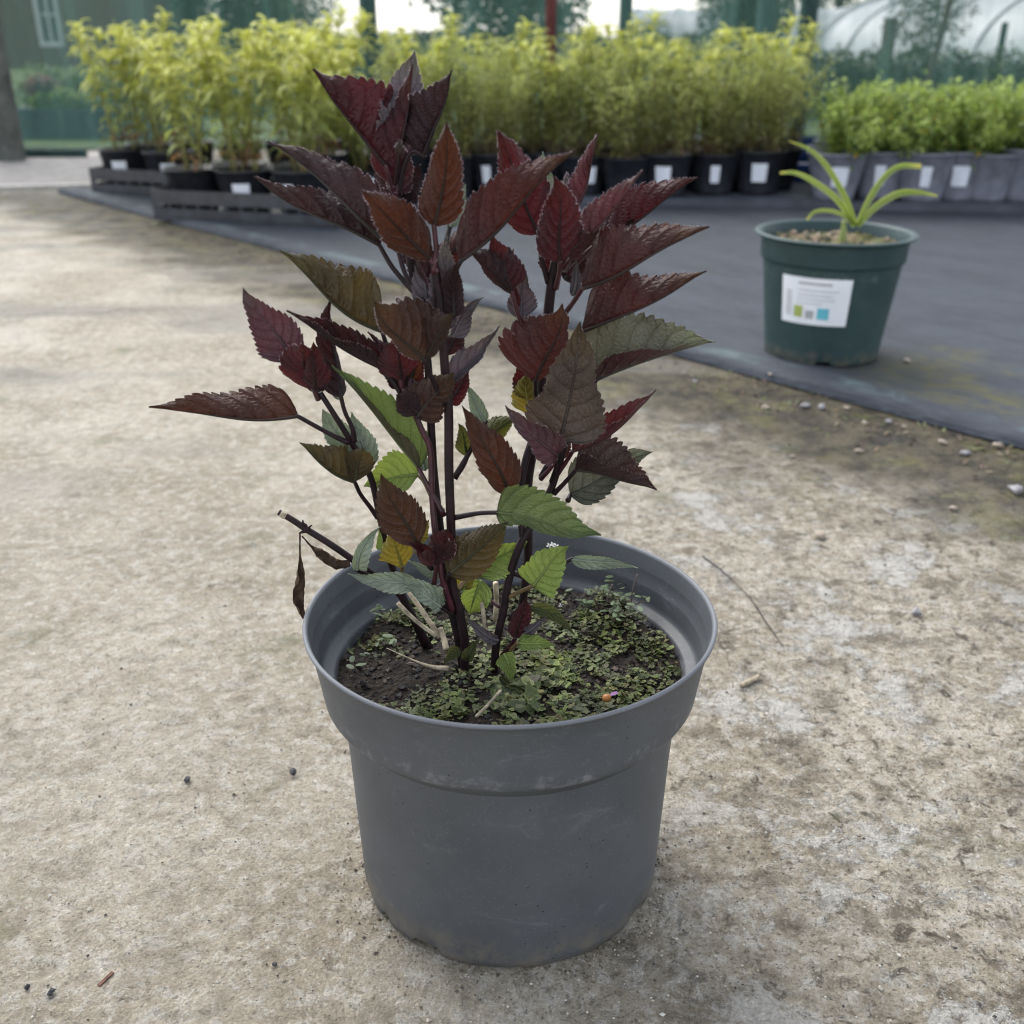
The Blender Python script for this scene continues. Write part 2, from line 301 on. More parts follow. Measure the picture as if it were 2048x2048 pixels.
# fabric covered standing bed, with its slightly raised front edge
def m_fabric():
    t = NT('woven_ground_fabric'); c = t.map(t.co(), rot=(0, 0, -math.atan2(tv[1], tv[0])))
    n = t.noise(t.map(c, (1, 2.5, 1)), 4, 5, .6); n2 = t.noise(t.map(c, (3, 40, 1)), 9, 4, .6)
    wv = t.n('TexWave', bands_direction='Y'); t.l(c, wv.inputs[0]); wv.inputs['Scale'].default_value = 150; wv.inputs['Distortion'].default_value = .6
    base = t.mix(t.ramp(n, .3, .7), (.030, .035, .046), (.053, .062, .078))
    base = t.mix(t.math('MULTIPLY', t.ramp(n2, .45, .65), .7), base, (.080, .090, .106))  # pale bluish streaks: sheen of the cloth painted into its colour
    base = t.mix(t.math('MULTIPLY', wv.outputs[1], .45), base, (.05, .055, .065))
    sx = t.n('SeparateXYZ'); t.l(t.co(), sx.inputs[0]); X, Y = sx.outputs[0], sx.outputs[1]
    dl = t.math('ADD', t.math('MULTIPLY', X, DL[0]), t.math('ADD', t.math('MULTIPLY', Y, DL[1]), DL[2]))
    alg = t.math('MULTIPLY', t.ramp(t.math('ADD', t.noise(t.co(), 3.0, 5, .6), t.math('MULTIPLY', dl, -.9)), .22, .36), t.ramp(t.noise(t.map(t.co(), loc=(2, 2, 0)), 6, 6, .7), .38, .52))
    alg = t.math('MULTIPLY', alg, t.math('MULTIPLY', t.ramp(dl, .03, .07), t.ramp(X, .45, .6)))
    base = t.mix(t.math('MULTIPLY', alg, t.math('ADD', .25, t.math('MULTIPLY', t.ramp(t.noise(t.co(), 40, 7, .75), .4, .6), .6))), base, (.105, .098, .040))
    pale = t.math('MULTIPLY', t.math('SUBTRACT', 1.0, t.ramp(t.math('ABSOLUTE', t.math('SUBTRACT', dl, .035)), .005, .03)), t.ramp(t.noise(c, 12, 5, .7), .45, .62))
    base = t.mix(t.math('MULTIPLY', pale, .6), base, (.13, .18, .185))
    b = t.bump(t.noise(t.map(c, (1, 4, 1)), 7, 6), .8, .016); b = t.bump(wv.outputs[1], .4, .001, b)
    return t.done(t.prin(base, .72, .22, b))
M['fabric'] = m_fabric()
def bed_pt(s, dd, z): p = E0 + tv * s + nv_ * dd; return (p[0], p[1], z)
ns = 60; V = []; Fc = []
prof = [(0.0, .002), (.003, .012), (.012, .017), (.05, .016), (.12, .012), (.3, .011), (1.0, .011), (3.5, .011)]
for i in range(ns):
    s = -1.0 + 6.0 * i / (ns - 1)
    wob = .006 * noise.noise((s * 2.2, 0, 0)) + .003 * noise.noise((s * 9, 3, 0))
    for (dd, z) in prof: V.append(bed_pt(s, dd + wob * (dd < .2), z + (.004 * noise.noise((s * 3, dd * 9, 1)) if dd > .02 else 0)))
m_ = len(prof)
for i in range(ns - 1):
    for j in range(m_ - 1): Fc.append((i * m_ + j, (i + 1) * m_ + j, (i + 1) * m_ + j + 1, i * m_ + j + 1))
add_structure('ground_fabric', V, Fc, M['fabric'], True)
# path beyond, left
M['path'] = m_plain('grey_path', (.27, .25, .235), .8, .25, 20, .3, .4)
a, b_, c_, d_ = gp(-900, 392), gp(170, 374), gp(200, 330), gp(-900, 330)
pz = .004
add_structure('path', [(p[0], p[1], pz) for p in (a, b_, (c_[0], c_[1] + .5), (d_[0], d_[1] + .5))], [(0, 1, 2, 3)], M['path'])
M['kerb'] = m_plain('pale_kerb_stone', (.42, .40, .37), .8, .2, 40, .3, .4)
k0, k1 = gp(-500, 392), gp(186, 376)
dk = (k1 - k0) / np.linalg.norm(k1 - k0); nk = np.array([-dk[1], dk[0], 0])
V, Fc = box(0, 0, -.02, 1, 1, 1)
V = [k0 + dk * np.linalg.norm(k1 - k0) * v[0] + nk * .05 * v[1] + np.array([0, 0, -.02 if v[2] < 0 else .012]) for v in V]
add_structure('kerb', V, Fc, M['kerb'])

# raised ledge at the back of the bed, on which the crops stand
LEDGE = .035
M['ledge'] = m_plain('black_ledge_fabric', (.05, .057, .075), .55, .3, 12, .5, .3)
la, lb = gp(560, 404), gp(2300, 441)
dle = (lb - la)[:2]; Ll = np.linalg.norm(dle); dle /= Ll; nle = np.array([-dle[1], dle[0]])
V, Fc = box(0, 0, 0, 1, 1, 1)
V = [np.append(la[:2] + dle * Ll * v[0] + nle * 1.5 * v[1], .0115 if v[2] < .5 else LEDGE) for v in V]
add_structure('planting_bed', V, Fc, M['ledge'])

# ------------------------------------------------------------------ main pot
PY = .482; OV = .965
plant = tag(empty('potted_plant', (-.0014, PY, 0)), 'large grey pot of upright burgundy leaved plant with serrated leaves in the foreground', 'potted plant')
def warp(t, z): return .006 * math.cos(3 * t + .6) * (z / .17) + .004 * math.cos(2 * t - .9) * (z / .17)
outer = [(.070, .0025), (.0850, .0), (.0872, .0015), (.0876, .006), (.0880, .02), (.0892, .05), (.0905, .09), (.0922, .120), (.0926, .1262), (.0932, .1275),
         (.0985, .1279), (.1004, .1291), (.1016, .1315), (.1022, .1355), (.1036, .146), (.1057, .160), (.1071, .1682), (.1080, .1696), (.1090, .1702), (.1097, .1712), (.1099, .1721), (.1094, .1729), (.1084, .1731), (.1077, .1726)]
inner = [(.1070, .1712), (.1062, .164), (.1058, .1632), (.1055, .1615), (.1045, .1545), (.1040, .1538), (.1037, .152), (.1027, .1450), (.1022, .1425), (.1008, .1412), (.0965, .1404), (.0956, .1398), (.0950, .1382), (.0938, .132), (.0925, .120), (.08, .119)]
Vp, Fp = lathe(outer + inner, 160, OV, warp)
n = 160
for j in range(n):                                        # drainage cut-outs along the foot
    t = 360 * j / n
    for c0, hw in ((238, 6), (217, 3), (198, 5), (325, 6), (20, 6), (100, 6), (150, 6)):
        if abs((t - c0 + 180) % 360 - 180) < hw:
            for i in (1, 2, 3): Vp[i * n + j][2] += .0048 if i < 3 else .0006
Vp[:, 1] += 0
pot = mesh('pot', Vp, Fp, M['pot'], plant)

# soil
SZ = .1385
def soil_h(x, y):
    r = math.hypot(x, y / OV)
    h = SZ + .006 * noise.noise((x * 22, y * 22, 3)) + .0035 * noise.noise((x * 60, y * 60, 8)) + .002 * noise.noise((x * 150, y * 150, 1))
    h += .006 * math.exp(-((x + .02) ** 2 + (y + .02) ** 2) / .0012)
    h += .011 * math.exp(-((x - .052) ** 2 + (y - .052) ** 2) / .0007)
    h -= .004 * max(0, (r - .085) / .012)
    return h
nr, na = 46, 150; V = [(0, 0, soil_h(0, 0))]; Fc = []
for i in range(1, nr + 1):
    for j in range(na):
        r = .0952 * i / nr; t = 2 * math.pi * j / na
        if i == nr: r *= 1 - .05 * max(0, noise.noise((math.cos(t) * 3, math.sin(t) * 3, 0)))
        x, y = r * math.cos(t), r * math.sin(t) * OV; V.append((x, y, soil_h(x, y)))
for j in range(na): Fc.append((0, 1 + j, 1 + (j + 1) % na))
for i in range(nr - 1):
    for j in range(na):
        a_ = 1 + i * na + j; b_ = 1 + i * na + (j + 1) % na; Fc.append((a_, a_ + na, b_ + na, b_))
def m_soil():
    t = NT('dark_compost'); c = t.co(); n1 = t.noise(c, 160, 6, .7)
    base = t.mix(t.ramp(n1, .35, .7), (.010, .007, .005), (.036, .025, .016))
    base = t.mix(t.math('LESS_THAN', t.voro(c, 260), .12), base, (.11, .075, .045))
    b = t.bump(n1, 1, .005); b = t.bump(t.voro(c, 330), 1, .002, b)
    return t.done(t.prin(base, .8, .3, b))
M['soil'] = m_soil()
mesh('soil', V, Fc, M['soil'], plant)
cb = MB()                                                 # loose crumbs and bark bits of the compost
for i in range(1500):
    r = .094 * math.sqrt(random.random()); t = random.random() * 6.283; x, y = r * math.cos(t), r * math.sin(t) * OV
    s = random.uniform(.0006, .0022); z = soil_h(x, y) + s * .4
    P = rng.normal(0, 1, (6, 3)); P /= np.linalg.norm(P, axis=1)[:, None]
    O = np.array([(1, 0, 0), (-1, 0, 0), (0, 1, 0), (0, -1, 0), (0, 0, 1), (0, 0, -1)]) + P * .35
    O = O * s * np.array([1, random.uniform(.5, 1), random.uniform(.4, .9)]) + (x, y, z)
    g = random.choice([(.014, .009, .007)] * 4 + [(.045, .03, .02), (.08, .055, .035)])
    cb.add(O, [(0, 2, 4), (2, 1, 4), (1, 3, 4), (3, 0, 4), (2, 0, 5), (1, 2, 5), (3, 1, 5), (0, 3, 5)], g)
o = cb.build('compost_crumbs', M['tint_dull'], plant, False, True); o['kind'] = 'stuff'

# liverwort: many small lobed plates hugging the compost
def dens(x, y):
    d_ = .24
    d_ += 1.0 * math.exp(-((x + .012) ** 2 / .0011 + (y + .052) ** 2 / .0009))
    d_ += 1.0 * math.exp(-((x - .028) ** 2 / .0009 + (y + .01) ** 2 / .0013))
    d_ += .8 * math.exp(-((x - .06) ** 2 / .0006 + (y + .02) ** 2 / .0016))
    d_ += .8 * math.exp(-((x - .05) ** 2 / .0005 + (y - .045) ** 2 / .0005))
    d_ += .45 * math.exp(-((x + .062) ** 2 / .0003 + (y - .03) ** 2 / .0006))
    d_ -= .7 * math.exp(-((x + .062) ** 2 / .0008 + (y + .012) ** 2 / .0007))
    d_ -= .5 * math.exp(-((x - .055) ** 2 / .0002 + (y + .052) ** 2 / .0002))
    return d_ * max(0, .85 + 2.6 * noise.noise((x * 38, y * 38, 5)) + 1.8 * noise.noise((x * 110, y * 110, 2)))
lw = MB()
for i in range(11500):
    r = .093 * math.sqrt(random.random()); t = random.random() * 6.283; x, y = r * math.cos(t), r * math.sin(t) * OV
    if random.random() > dens(x, y) * .9: continue
    big = math.exp(-((x - .01) ** 2 + (y + .03) ** 2) / .0012)
    s = random.choice((.0010, .0013, .0017, .0022)) * random.uniform(.5, .85) + (big * random.uniform(0, .0030) if random.random() < .25 else 0)
    z = soil_h(x, y) + random.uniform(.0006, .0028) + .003 * big * random.random()
    k = 11; lob = random.choice((2, 3, 4)); ph = random.random() * 6.28
    ring = []
    tilt = rng.normal(0, .32, 2); cupv = random.uniform(.15, .6)
    for q in range(k):
        a_ = 6.283 * q / k; rr = s * (1 + .26 * math.cos(lob * a_ + ph)) * random.uniform(.96, 1.04)
        lx, ly = rr * math.cos(a_), rr * math.sin(a_)
        ring.append((x + lx, y + ly, z + lx * tilt[0] + ly * tilt[1] + cupv * rr * random.uniform(.1, .9) * (1 if q % 2 else .5)))
    mid = [(x + (p[0] - x) * .55, y + (p[1] - y) * .55, z + (p[2] - z) * .25 + s * .12) for p in ring]
    Vv = [(x, y, z)] + mid + ring; ff = []
    for q in range(k):
        q2 = (q + 1) % k; ff.append((0, 1 + q, 1 + q2)); ff.append((1 + q, 1 + k + q, 1 + k + q2, 1 + q2))
    g = np.array(random.choice([(.15, .20, .045), (.21, .26, .065), (.11, .15, .035), (.26, .29, .11), (.19, .17, .06), (.06, .09, .02)])) * random.uniform(.5, 1.15) * (1.0 + .45 * big) * (.85 + .5 * noise.noise((x * 60, y * 60, 9)))
    cc = np.vstack([np.tile(g * .8, (1 + k, 1)), np.tile(g * 1.25, (k, 1))])
    lw.add(Vv, ff, cc)
    if random.random() < .06 + .2 * big:                   # gemma cup
        Vq, Fq = lathe([(s * .12, 0), (s * .28, s * .22), (s * .24, s * .05), (.0001, s * .03)], 8)
        lw.add(Vq + (x, y, z + s * .1), Fq, g * 1.3)
o = lw.build('liverwort', M['tint'], plant, True, True); o['kind'] = 'stuff'

# ------------------------------------------------------------------ stems and leaves of the main plant
CR = {3: (480, 80, 500 / 1932), 4: (900, 240, 550 / 1932), 5: (280, 560, 600 / 1932), 6: (740, 560, 600 / 1932), 7: (560, 960, 900 / 1932), 0: (0, 0, 1.0)}
Y0 = .468
def cp(c, p, dy=0.0):
    x0, y0, s = CR[c]; return at(x0 + p[0] * s, y0 + p[1] * s, Y0 + dy)
PW = np.array([-.0014, PY, 0])
UK = [0, .03, .08, .16, .26, .38, .50, .62, .73, .83, .91, 1]; WK = [.08, .50, .80, .98, 1, .92, .80, .64, .46, .28, .14, .0]
def leaf_mesh(c, base, tip, wL, wR, aL, aR, bend=0, dyb=0.0, dyt=0.0, teeth=10, curl=12, wave=.0, petiole=None, dyp=0.0, fuzz=0, arch=0.0, pr=.0011, seed=0):
    s_ = CR[c][2]; B = cp(c, base, dyb); T = cp(c, tip, dyt); mid = (B + T) / 2
    cv = np.array([0, 0, CH]) - mid; dep = np.linalg.norm(cv); cv /= dep
    px = s_ * dep / F
    tt = (T - B); tt /= np.linalg.norm(tt); s0 = np.cross(tt, cv); s0 /= np.linalg.norm(s0); c0 = np.cross(s0, tt)
    ctl = mid + s0 * bend * px * 2 + c0 * arch * 2
    teeth = teeth + 3; nu, nh = teeth * 6 + 1, 7; u = np.linspace(0, 1, nu)
    C = ((1 - u) ** 2)[:, None] * B + (2 * u * (1 - u))[:, None] * ctl + (u ** 2)[:, None] * T
    rj = np.random.default_rng(seed + 500); j1, j2, j3, j4 = rj.uniform(-1, 1, 4); LL = np.linalg.norm(T - B)
    C = C + (np.sin(np.pi * u) ** 1.0 * (.045 * j1 * LL))[:, None] * s0 + (np.sin(2 * np.pi * u) * (.020 * j2 * LL))[:, None] * s0 + (np.sin(1.5 * np.pi * u) * (.085 * j3 * LL))[:, None] * c0 + ((np.clip(u - .75, 0, 1) / .25) ** 2 * (.022 * j4 * LL))[:, None] * s0
    D = np.gradient(C, axis=0); D /= np.linalg.norm(D, axis=1)[:, None]
    S = np.cross(D, cv); S /= np.linalg.norm(S, axis=1)[:, None]; Cp = np.cross(S, D)
    wprof = np.interp(u, UK, WK); wprof = np.convolve(np.pad(wprof, 2, 'edge'), np.ones(5) / 5, 'valid'); wprof[-1] = .002; wprof[0] = .04
    ph = (u * teeth) % 1.0; env = np.clip((u - .08) / .1, 0, 1) * np.clip((.93 - u) / .12, 0, 1)
    r_ = np.random.default_rng(seed); tj = 1 + .35 * (r_.random(teeth + 1) - .5)
    tooth = 1 + env * .105 * tj[np.minimum((u * teeth).astype(int), teeth)] * (math.e ** 0 * np.sin(np.pi * np.clip(ph * .62, 0, .62)) - .6)
    V = []; UV = []; vs = np.linspace(-1, 1, 2 * nh - 1)
    L = np.linalg.norm(T - B); o1, o2 = r_.random(2) * 10
    for i in range(nu):
        for v in vs:
            av = abs(v); w0 = (wR if v > 0 else wL) * px * 1.40
            if v < 0: ang = R_(aL) + R_(curl) * av * (-1 if aL > aR else 1) * 1.0
            else: ang = R_(aR) + R_(curl) * av * (1 if aL > aR else -1) * 1.0
            ang += .17 * av * math.sin(6.283 * (1.4 * u[i] + o1 + (0 if v < 0 else .4)))
            dirv = math.cos(ang) * S[i] + math.sin(ang) * Cp[i]
            nrm = np.cross(D[i], dirv)
            wd = w0 * wprof[i] * av * (1 + (tooth[i] - 1) * av ** 3)
            vein = (7 * (u[i] - .26 * av ** 1.25)) % 1.0
            quilt = .0007 * math.sin(math.pi * vein) * math.sin(math.pi * min(1, av * 1.1)) * (1 if v > 0 else -1) * (1 if aL > aR else -1)
            wv = .05 * w0 * av ** 2 * math.sin(6.283 * (3.1 * u[i] + o2))
            V.append(C[i] + dirv * wd + nrm * (quilt + wv) + D[i] * L * .024 * av ** 2 * env[i] * (.4 + ph[i] * .8))
            UV.append((u[i], v))
    m = len(vs); Fc = []; flip = aL < aR
    for i in range(nu - 1):
        for j in range(m - 1):
            f = (i * m + j, i * m + j + 1, (i + 1) * m + j + 1, (i + 1) * m + j); Fc.append(f[::-1] if flip else f)
    mi = [0] * len(Fc); V = np.array(V); UV = np.array(UV)
    # raised midrib, running on into the petiole
    under = -1.0
    mr = C + 0.0; nc = np.cross(D, (math.cos(R_(aR)) * S + math.sin(R_(aR)) * Cp) - (math.cos(R_(aL)) * S + math.sin(R_(aL)) * Cp)); nc /= np.linalg.norm(nc, axis=1)[:, None]
    nc *= (-1 if aL > aR else 1)
    k = 1
    if L > .012:
        Vt, Ft = tube(mr[::6] + nc[::6] * .0002, np.linspace(min(pr * .85, .0011), .0001, len(mr[::6])), 6, 3)
        Ft = [tuple(i + len(V) for i in f) for f in Ft]; Fc += Ft; mi += [0] * len(Ft); V = np.vstack([V, Vt]); UV = np.vstack([UV, np.tile((.3, .0), (len(Vt), 1))])
    if petiole is not None:
        pts = [C[0]] + [cp(c, p, dyb + (dyp - dyb) * (k2 + 1) / len(petiole)) for k2, p in enumerate(petiole)]
        pts = [C[0] + (C[2] - C[0]) * .6] + pts
        Vt, Ft = tube(pts, [pr * .8, pr, pr * 1.05, pr * 1.35], 8, 6)
        Ft = [tuple(i + len(V) for i in f) for f in Ft]; Fc += Ft; mi += [1] * len(Ft); V = np.vstack([V, Vt]); UV = np.vstack([UV, np.tile((.3, .5), (len(Vt), 1))])
    if fuzz:                                               # short pale hairs on margin and midrib
        hv = []; hf = []; nh_ = int(170 * fuzz)
        lines = [V[:nu * m].reshape(nu, m, 3)[:, 0], V[:nu * m].reshape(nu, m, 3)[:, -1], C + nc * .0006]
        for li, ln in enumerate(lines):
            for _ in range(nh_):
                q = r_.random() * (nu - 2); i = int(q); p = ln[i] + (ln[i + 1] - ln[i]) * (q - i)
                dv = (ln[i] - C[i]) if li < 2 else nc[i] * .01
                dv = dv / (np.linalg.norm(dv) + 1e-9) + r_.normal(0, .45, 3); dv /= np.linalg.norm(dv)
                sd = np.cross(dv, cv); sd /= np.linalg.norm(sd) + 1e-9; ln_ = r_.uniform(.0005, .0012)
                k0 = len(hv); hv += [p + sd * .00004, p - sd * .00004, p + dv * ln_]; hf.append((k0 + len(V), k0 + 1 + len(V), k0 + 2 + len(V)))
        Fc += hf; mi += [2] * len(hf); V = np.vstack([V, hv]); UV = np.vstack([UV, np.zeros((len(hv), 2))])
    return V - PW, Fc, UV, mi
cnt = [0]
def leaf(parent, mat, c, base, tip, wL, wR, aL, aR, **k):
    cnt[0] += 1; sm = M['stemred'] if k.pop('redp', mat in ('red', 'orange', 'pink', 'plum')) else M['stem']
    if mat in ('lime', 'yellow'): sm = M['petg']
    V, Fc, UV, mi = leaf_mesh(c, base, tip, wL, wR, aL, aR, seed=cnt[0], **k)
    return mesh('leaf', V, Fc, None, parent, True, uv=UV, mats=[LM[mat], sm, M['fuzz']], midx=mi)
M['petg'] = m_plain('green_petiole', (.13, .09, .04), .5, .4, 90)
def stem(pts, r, mat='stem'):
    P = [at(x, y, Y0 + dy) for x, y, dy in pts]; r = [q * .84 for q in r]
    V, Fc = tube(P, r, 10, 8)
    # nodes: slight swellings
    return mesh('stem', V - PW, Fc, M[mat], plant)
dr = Y0
S_a = stem([(928, 1362, 0), (930, 1290, -.001), (919, 1221, -.002), (905, 1165, -.003), (902, 1053, -.004), (898, 940, -.005), (897, 815, -.006), (890, 740, -.007), (883, 638, -.008), (874, 560, -.009), (868, 525, -.010)], [.0030, .0027, .0027, .0025, .0020])
S_b = stem([(930, 1362, .004), (915, 1270, .005), (892, 1170, .005), (880, 1057, .006), (868, 950, .007), (862, 850, .008), (855, 721, .008), (836, 610, .008), (820, 520, .008), (806, 440, .008), (796, 392, .008)], [.0028, .0026, .0024, .0022, .0017])
S_m = stem([(905, 1221, -.004), (886, 1160, -.006), (872, 1080, -.004), (864, 990, .0), (861, 902, .002), (846, 865, .002), (826, 820, .002), (806, 775, .002)], [.0020, .0019, .0018, .0016], 'stemred')
S_l = stem([(862, 1300, .03), (835, 1249, .028), (802, 1184, .026), (783, 1130, .024), (771, 1088, .022), (758, 1026, .018), (740, 951, .014), (702, 883, .010), (671, 833, .006), (640, 785, .004)], [.0024, .0022, .0020, .0016])
S_r = stem([(988, 1345, .0), (993, 1286, .001), (1007, 1221, .002), (1021, 1146, .003), (1044, 1081, .005), (1066, 1045, .008), (1085, 1010, .010), (1103, 976, .012), (1118, 930, .012), (1130, 890, .012)], [.0026, .0025, .0024, .0019])
S_r2 = stem([(1036, 1255, .028), (1047, 1193, .028), (1056, 1110, .026), (1056, 1020, .024), (1056, 960, .022), (1068, 883, .020), (1082, 770, .018), (1096, 630, .016), (1104, 560, .014), (1112, 515, .012)], [.0026, .0028, .0031, .0030, .0026])
S_r3 = stem([(1044, 1081, .005), (1040, 1000, .010), (1049, 930, .014), (1068, 870, .019)], [.0017, .0022, .0024])
# the snapped stem leaning out over the rim, with shrivelled leaves
S_d = stem([(850, 1292, .03), (815, 1215, .028), (788, 1179, .026), (705, 1119, .022), (660, 1088, .02), (615, 1060, .02), (585, 1040, .02), (557, 1024, .02)], [.0024, .0022, .0021, .0019])
M['driedstem'] = m_plain('dead_tan_stem', (.38, .32, .23), .75, .5, 160, .3, .4)
M['dead'] = m_plain('shrivelled_leaf', (.055, .033, .02), .75, .5, 200, .3, 1.0)
def crumple(name, pts, ws, parent, mat='dead'):
    P = smooth_path([at(x, y, Y0 + dy) for x, y, dy in pts], 10); m = len(P); ww = np.interp(np.linspace(0, 1, m), np.linspace(0, 1, len(ws)), ws)
    V = []; Fc = []
    for i in range(m):
        tg = P[min(i + 1, m - 1)] - P[max(i - 1, 0)]; tg /= np.linalg.norm(tg); sd = np.cross(tg, (0, 1, 0)); sd /= np.linalg.norm(sd); up = np.cross(sd, tg)
        for j in range(9):
            a_ = -1 + j / 4; an = a_ * 2.2 + .8 * math.sin(i * .5)
            rr = ww[i] * (1 + .35 * noise.noise((i * .35, j * .6, ww[0] * 100)))
            V.append(P[i] + sd * rr * math.sin(an) + up * rr * math.cos(an) * .8)
    for i in range(m - 1):
        for j in range(8): Fc.append((i * 9 + j, i * 9 + j + 1, (i + 1) * 9 + j + 1, (i + 1) * 9 + j))
    return mesh(name, np.array(V) - PW, Fc, M[mat], parent)
crumple('shrivelled_leaf', [(600, 1068, .02), (600, 1110, .019), (602, 1150, .018), (597, 1195, .017), (608, 1238, .016)], [.0004, .0005, .0022, .0033, .0008], S_d)
crumple('shrivelled_leaf', [(604, 1072, .02), (622, 1092, .02), (640, 1106, .02), (668, 1126, .02), (700, 1128, .02)], [.0004, .0006, .0026, .0032, .0018], S_d)
for (x0, y0, x1, y1) in ((612, 1052, 606, 1040), (612, 1062, 598, 1068), (618, 1060, 624, 1050)):
    V, Fc = tube([at(x0, y0, Y0 + .019), at((x0 + x1) / 2 - 3, (y0 + y1) / 2, Y0 + .018), at(x1, y1, Y0 + .018)], [.0011, .0003], 6); mesh('bud_scar', V - PW, Fc, M['stem'], S_d)
Vt, Ft = tube([at(572, 1032, Y0 + .0199), at(564, 1028, Y0 + .0199), at(556, 1022, Y0 + .0199)], [.0021, .0021, .0006], 8); mesh('cut_end', Vt - PW, Ft, M['driedstem'], S_d)

UP = dict(aL=-165, aR=-15)      # underside to the camera
TP = dict(aL=165, aR=15)        # upper side to the camera
UR = dict(aL=-52, aR=-10)       # folded, right half seen from below
UL = dict(aL=-170, aR=-128)     # folded, left half seen from below
VR = dict(aL=66, aR=6)          # gutter: far (right) half shows its top, near half its underside
VL = dict(aL=174, aR=114)
# --- cluster on stem b (top)
leaf(S_b, 'red', 3, (1130, 985), (560, 225), 300, 335, bend=-52, dyb=.004, dyt=-.006, petiole=[(1170, 1110), (1205, 1215)], dyp=.008, fuzz=1.2, **UR)
leaf(S_b, 'grey', 3, (1270, 900), (1350, 72), 165, 125, dyb=.014, dyt=.018, petiole=[(1240, 1080), (1215, 1210)], dyp=.009, fuzz=1.4, **TP)
leaf(S_b, 'red', 3, (1190, 1140), (1328, 190), 150, 150, bend=22, dyb=.006, dyt=.006, aL=-172, aR=-105, petiole=[(1200, 1210)], dyp=.008, fuzz=1, teeth=8)
leaf(S_b, 'dark', 3, (1420, 900), (1625, 232), 235, 160, bend=55, dyb=.004, dyt=.0, petiole=[(1330, 860), (1260, 1000), (1225, 1200)], dyp=.008, fuzz=1.2, **UL)
leaf(S_b, 'plum', 3, (1205, 1185), (1230, 760), 80, 90, dyb=.006, dyt=.004, petiole=[(1215, 1225)], dyp=.008, fuzz=1, **UP)
leaf(S_b, 'dark', 3, (1230, 1240), (1400, 960), 60, 90, dyb=.011, dyt=.016, petiole=[(1215, 1230)], dyp=.009, **TP)
leaf(S_b, 'dark', 3, (1240, 1300), (1330, 1110), 60, 60, dyb=.009, dyt=.012, fuzz=1, **UP)
# --- cluster on stem a
leaf(S_a, 'dusk', 3, (1225, 1640), (222, 768), 210, 225, bend=-28, dyb=.0, dyt=-.008, petiole=[(1270, 1790), (1340, 1930), (1440, 2050)], dyp=-.006, fuzz=1.8, **UR)
leaf(S_a, 'dusk', 3, (1080, 1590), (100, 1055), 150, 185, bend=-25, dyb=.010, dyt=.004, petiole=[(1180, 1760), (1330, 1935), (1440, 2060)], dyp=-.002, fuzz=1.3, aL=-40, aR=-5)
leaf(S_a, 'orange', 3, (1475, 1700), (918, 1130), 130, 165, bend=-14, dyb=-.010, dyt=-.040, petiole=[(1530, 1800)], dyp=-.010, fuzz=1, aL=-150, aR=-20)
leaf(S_a, 'orange', 3, (1500, 1440), (1588, 618), 128, 132, bend=8, dyb=-.012, dyt=-.022, petiole=[(1515, 1620), (1500, 1800)], dyp=-.010, fuzz=1.3, teeth=12, **UP)
leaf(S_a, 'maroon', 4, (70, 1000), (908, 203), 225, 150, bend=38, dyb=-.012, dyt=-.036, petiole=[(20, 1100), (-20, 1190)], dyp=-.009, fuzz=1, **UL)
leaf(S_a, 'silver', 3, (1620, 1450), (1746, 1115), 62, 62, dyb=.004, dyt=.010, petiole=[(1560, 1700)], dyp=-.008, teeth=8, **TP)
leaf(S_a, 'grey', 6, (440, 330), (500, -300), 90, 85, dyb=-.006, dyt=-.010, teeth=9, fuzz=.5, **TP)
leaf(S_a, 'grey', 6, (395, 250), (300, -210), 80, 80, dyb=-.002, dyt=-.004, teeth=9, **TP)
leaf(S_a, 'dark', 6, (540, 240), (560, -130), 75, 60, dyb=-.012, dyt=-.016, teeth=9, **UP)
leaf(S_a, 'plum', 6, (470, 230), (250, -220), 70, 110, dyb=-.010, dyt=-.006, teeth=9, aL=-120, aR=-20)
leaf(S_a, 'grey', 6, (535, 370), (728, 108), 28, 60, bend=-22, dyb=.002, dyt=.004, teeth=8, **TP)
# --- left-middle, mostly stem b/m
leaf(S_b, 'olivebrown', 5, (1560, 335), (902, -195), 150, 235, bend=-26, dyb=.006, dyt=-.004, petiole=[(1590, 420), (1650, 520), (1720, 620), (1800, 700)], dyp=.008, fuzz=.6, teeth=12, **UR)
leaf(S_m, 'dark', 5, (1565, 575), (945, 188), 95, 120, bend=-12, dyb=.004, dyt=-.002, petiole=[(1620, 640), (1680, 730)], dyp=.003, fuzz=.7, aL=70, aR=10)
leaf(S_m, 'red', 6, (205, 640), (150, 365), 110, 90, dyb=.001, dyt=-.012, petiole=[(206, 690)], dyp=.002, **UP)
leaf(S_m, 'red', 6, (190, 600), (-10, 330), 50, 80, dyb=.002, dyt=.004, petiole=[(204, 680)], dyp=.002, **UR)
leaf(S_a, 'brown', 6, (355, 520), (22, 130), 70, 240, bend=-10, dyb=-.022, dyt=-.040, petiole=[(380, 590), (430, 700), (480, 800)], dyp=-.008, fuzz=.8, teeth=8, aL=-140, aR=-22)
leaf(S_a, 'brown', 6, (360, 510), (545, 210), 130, 60, dyb=-.021, dyt=-.028, teeth=7, aL=-150, aR=-30)
leaf(S_m, 'orange', 6, (262, 640), (320, 460), 35, 35, dyb=.006, dyt=.004, petiole=[(255, 700), (240, 740)], dyp=.003, **UP)
leaf(S_a, 'brown', 6, (300, 885), (540, 590), 130, 110, bend=8, dyb=-.016, dyt=-.012, petiole=[(340, 850), (430, 760), (480, 770)], dyp=-.006, teeth=8, aL=-165, aR=-25)
leaf(S_a, 'dark', 6, (310, 860), (165, 735), 70, 80, dyb=-.015, dyt=-.022, teeth=6, **UP)
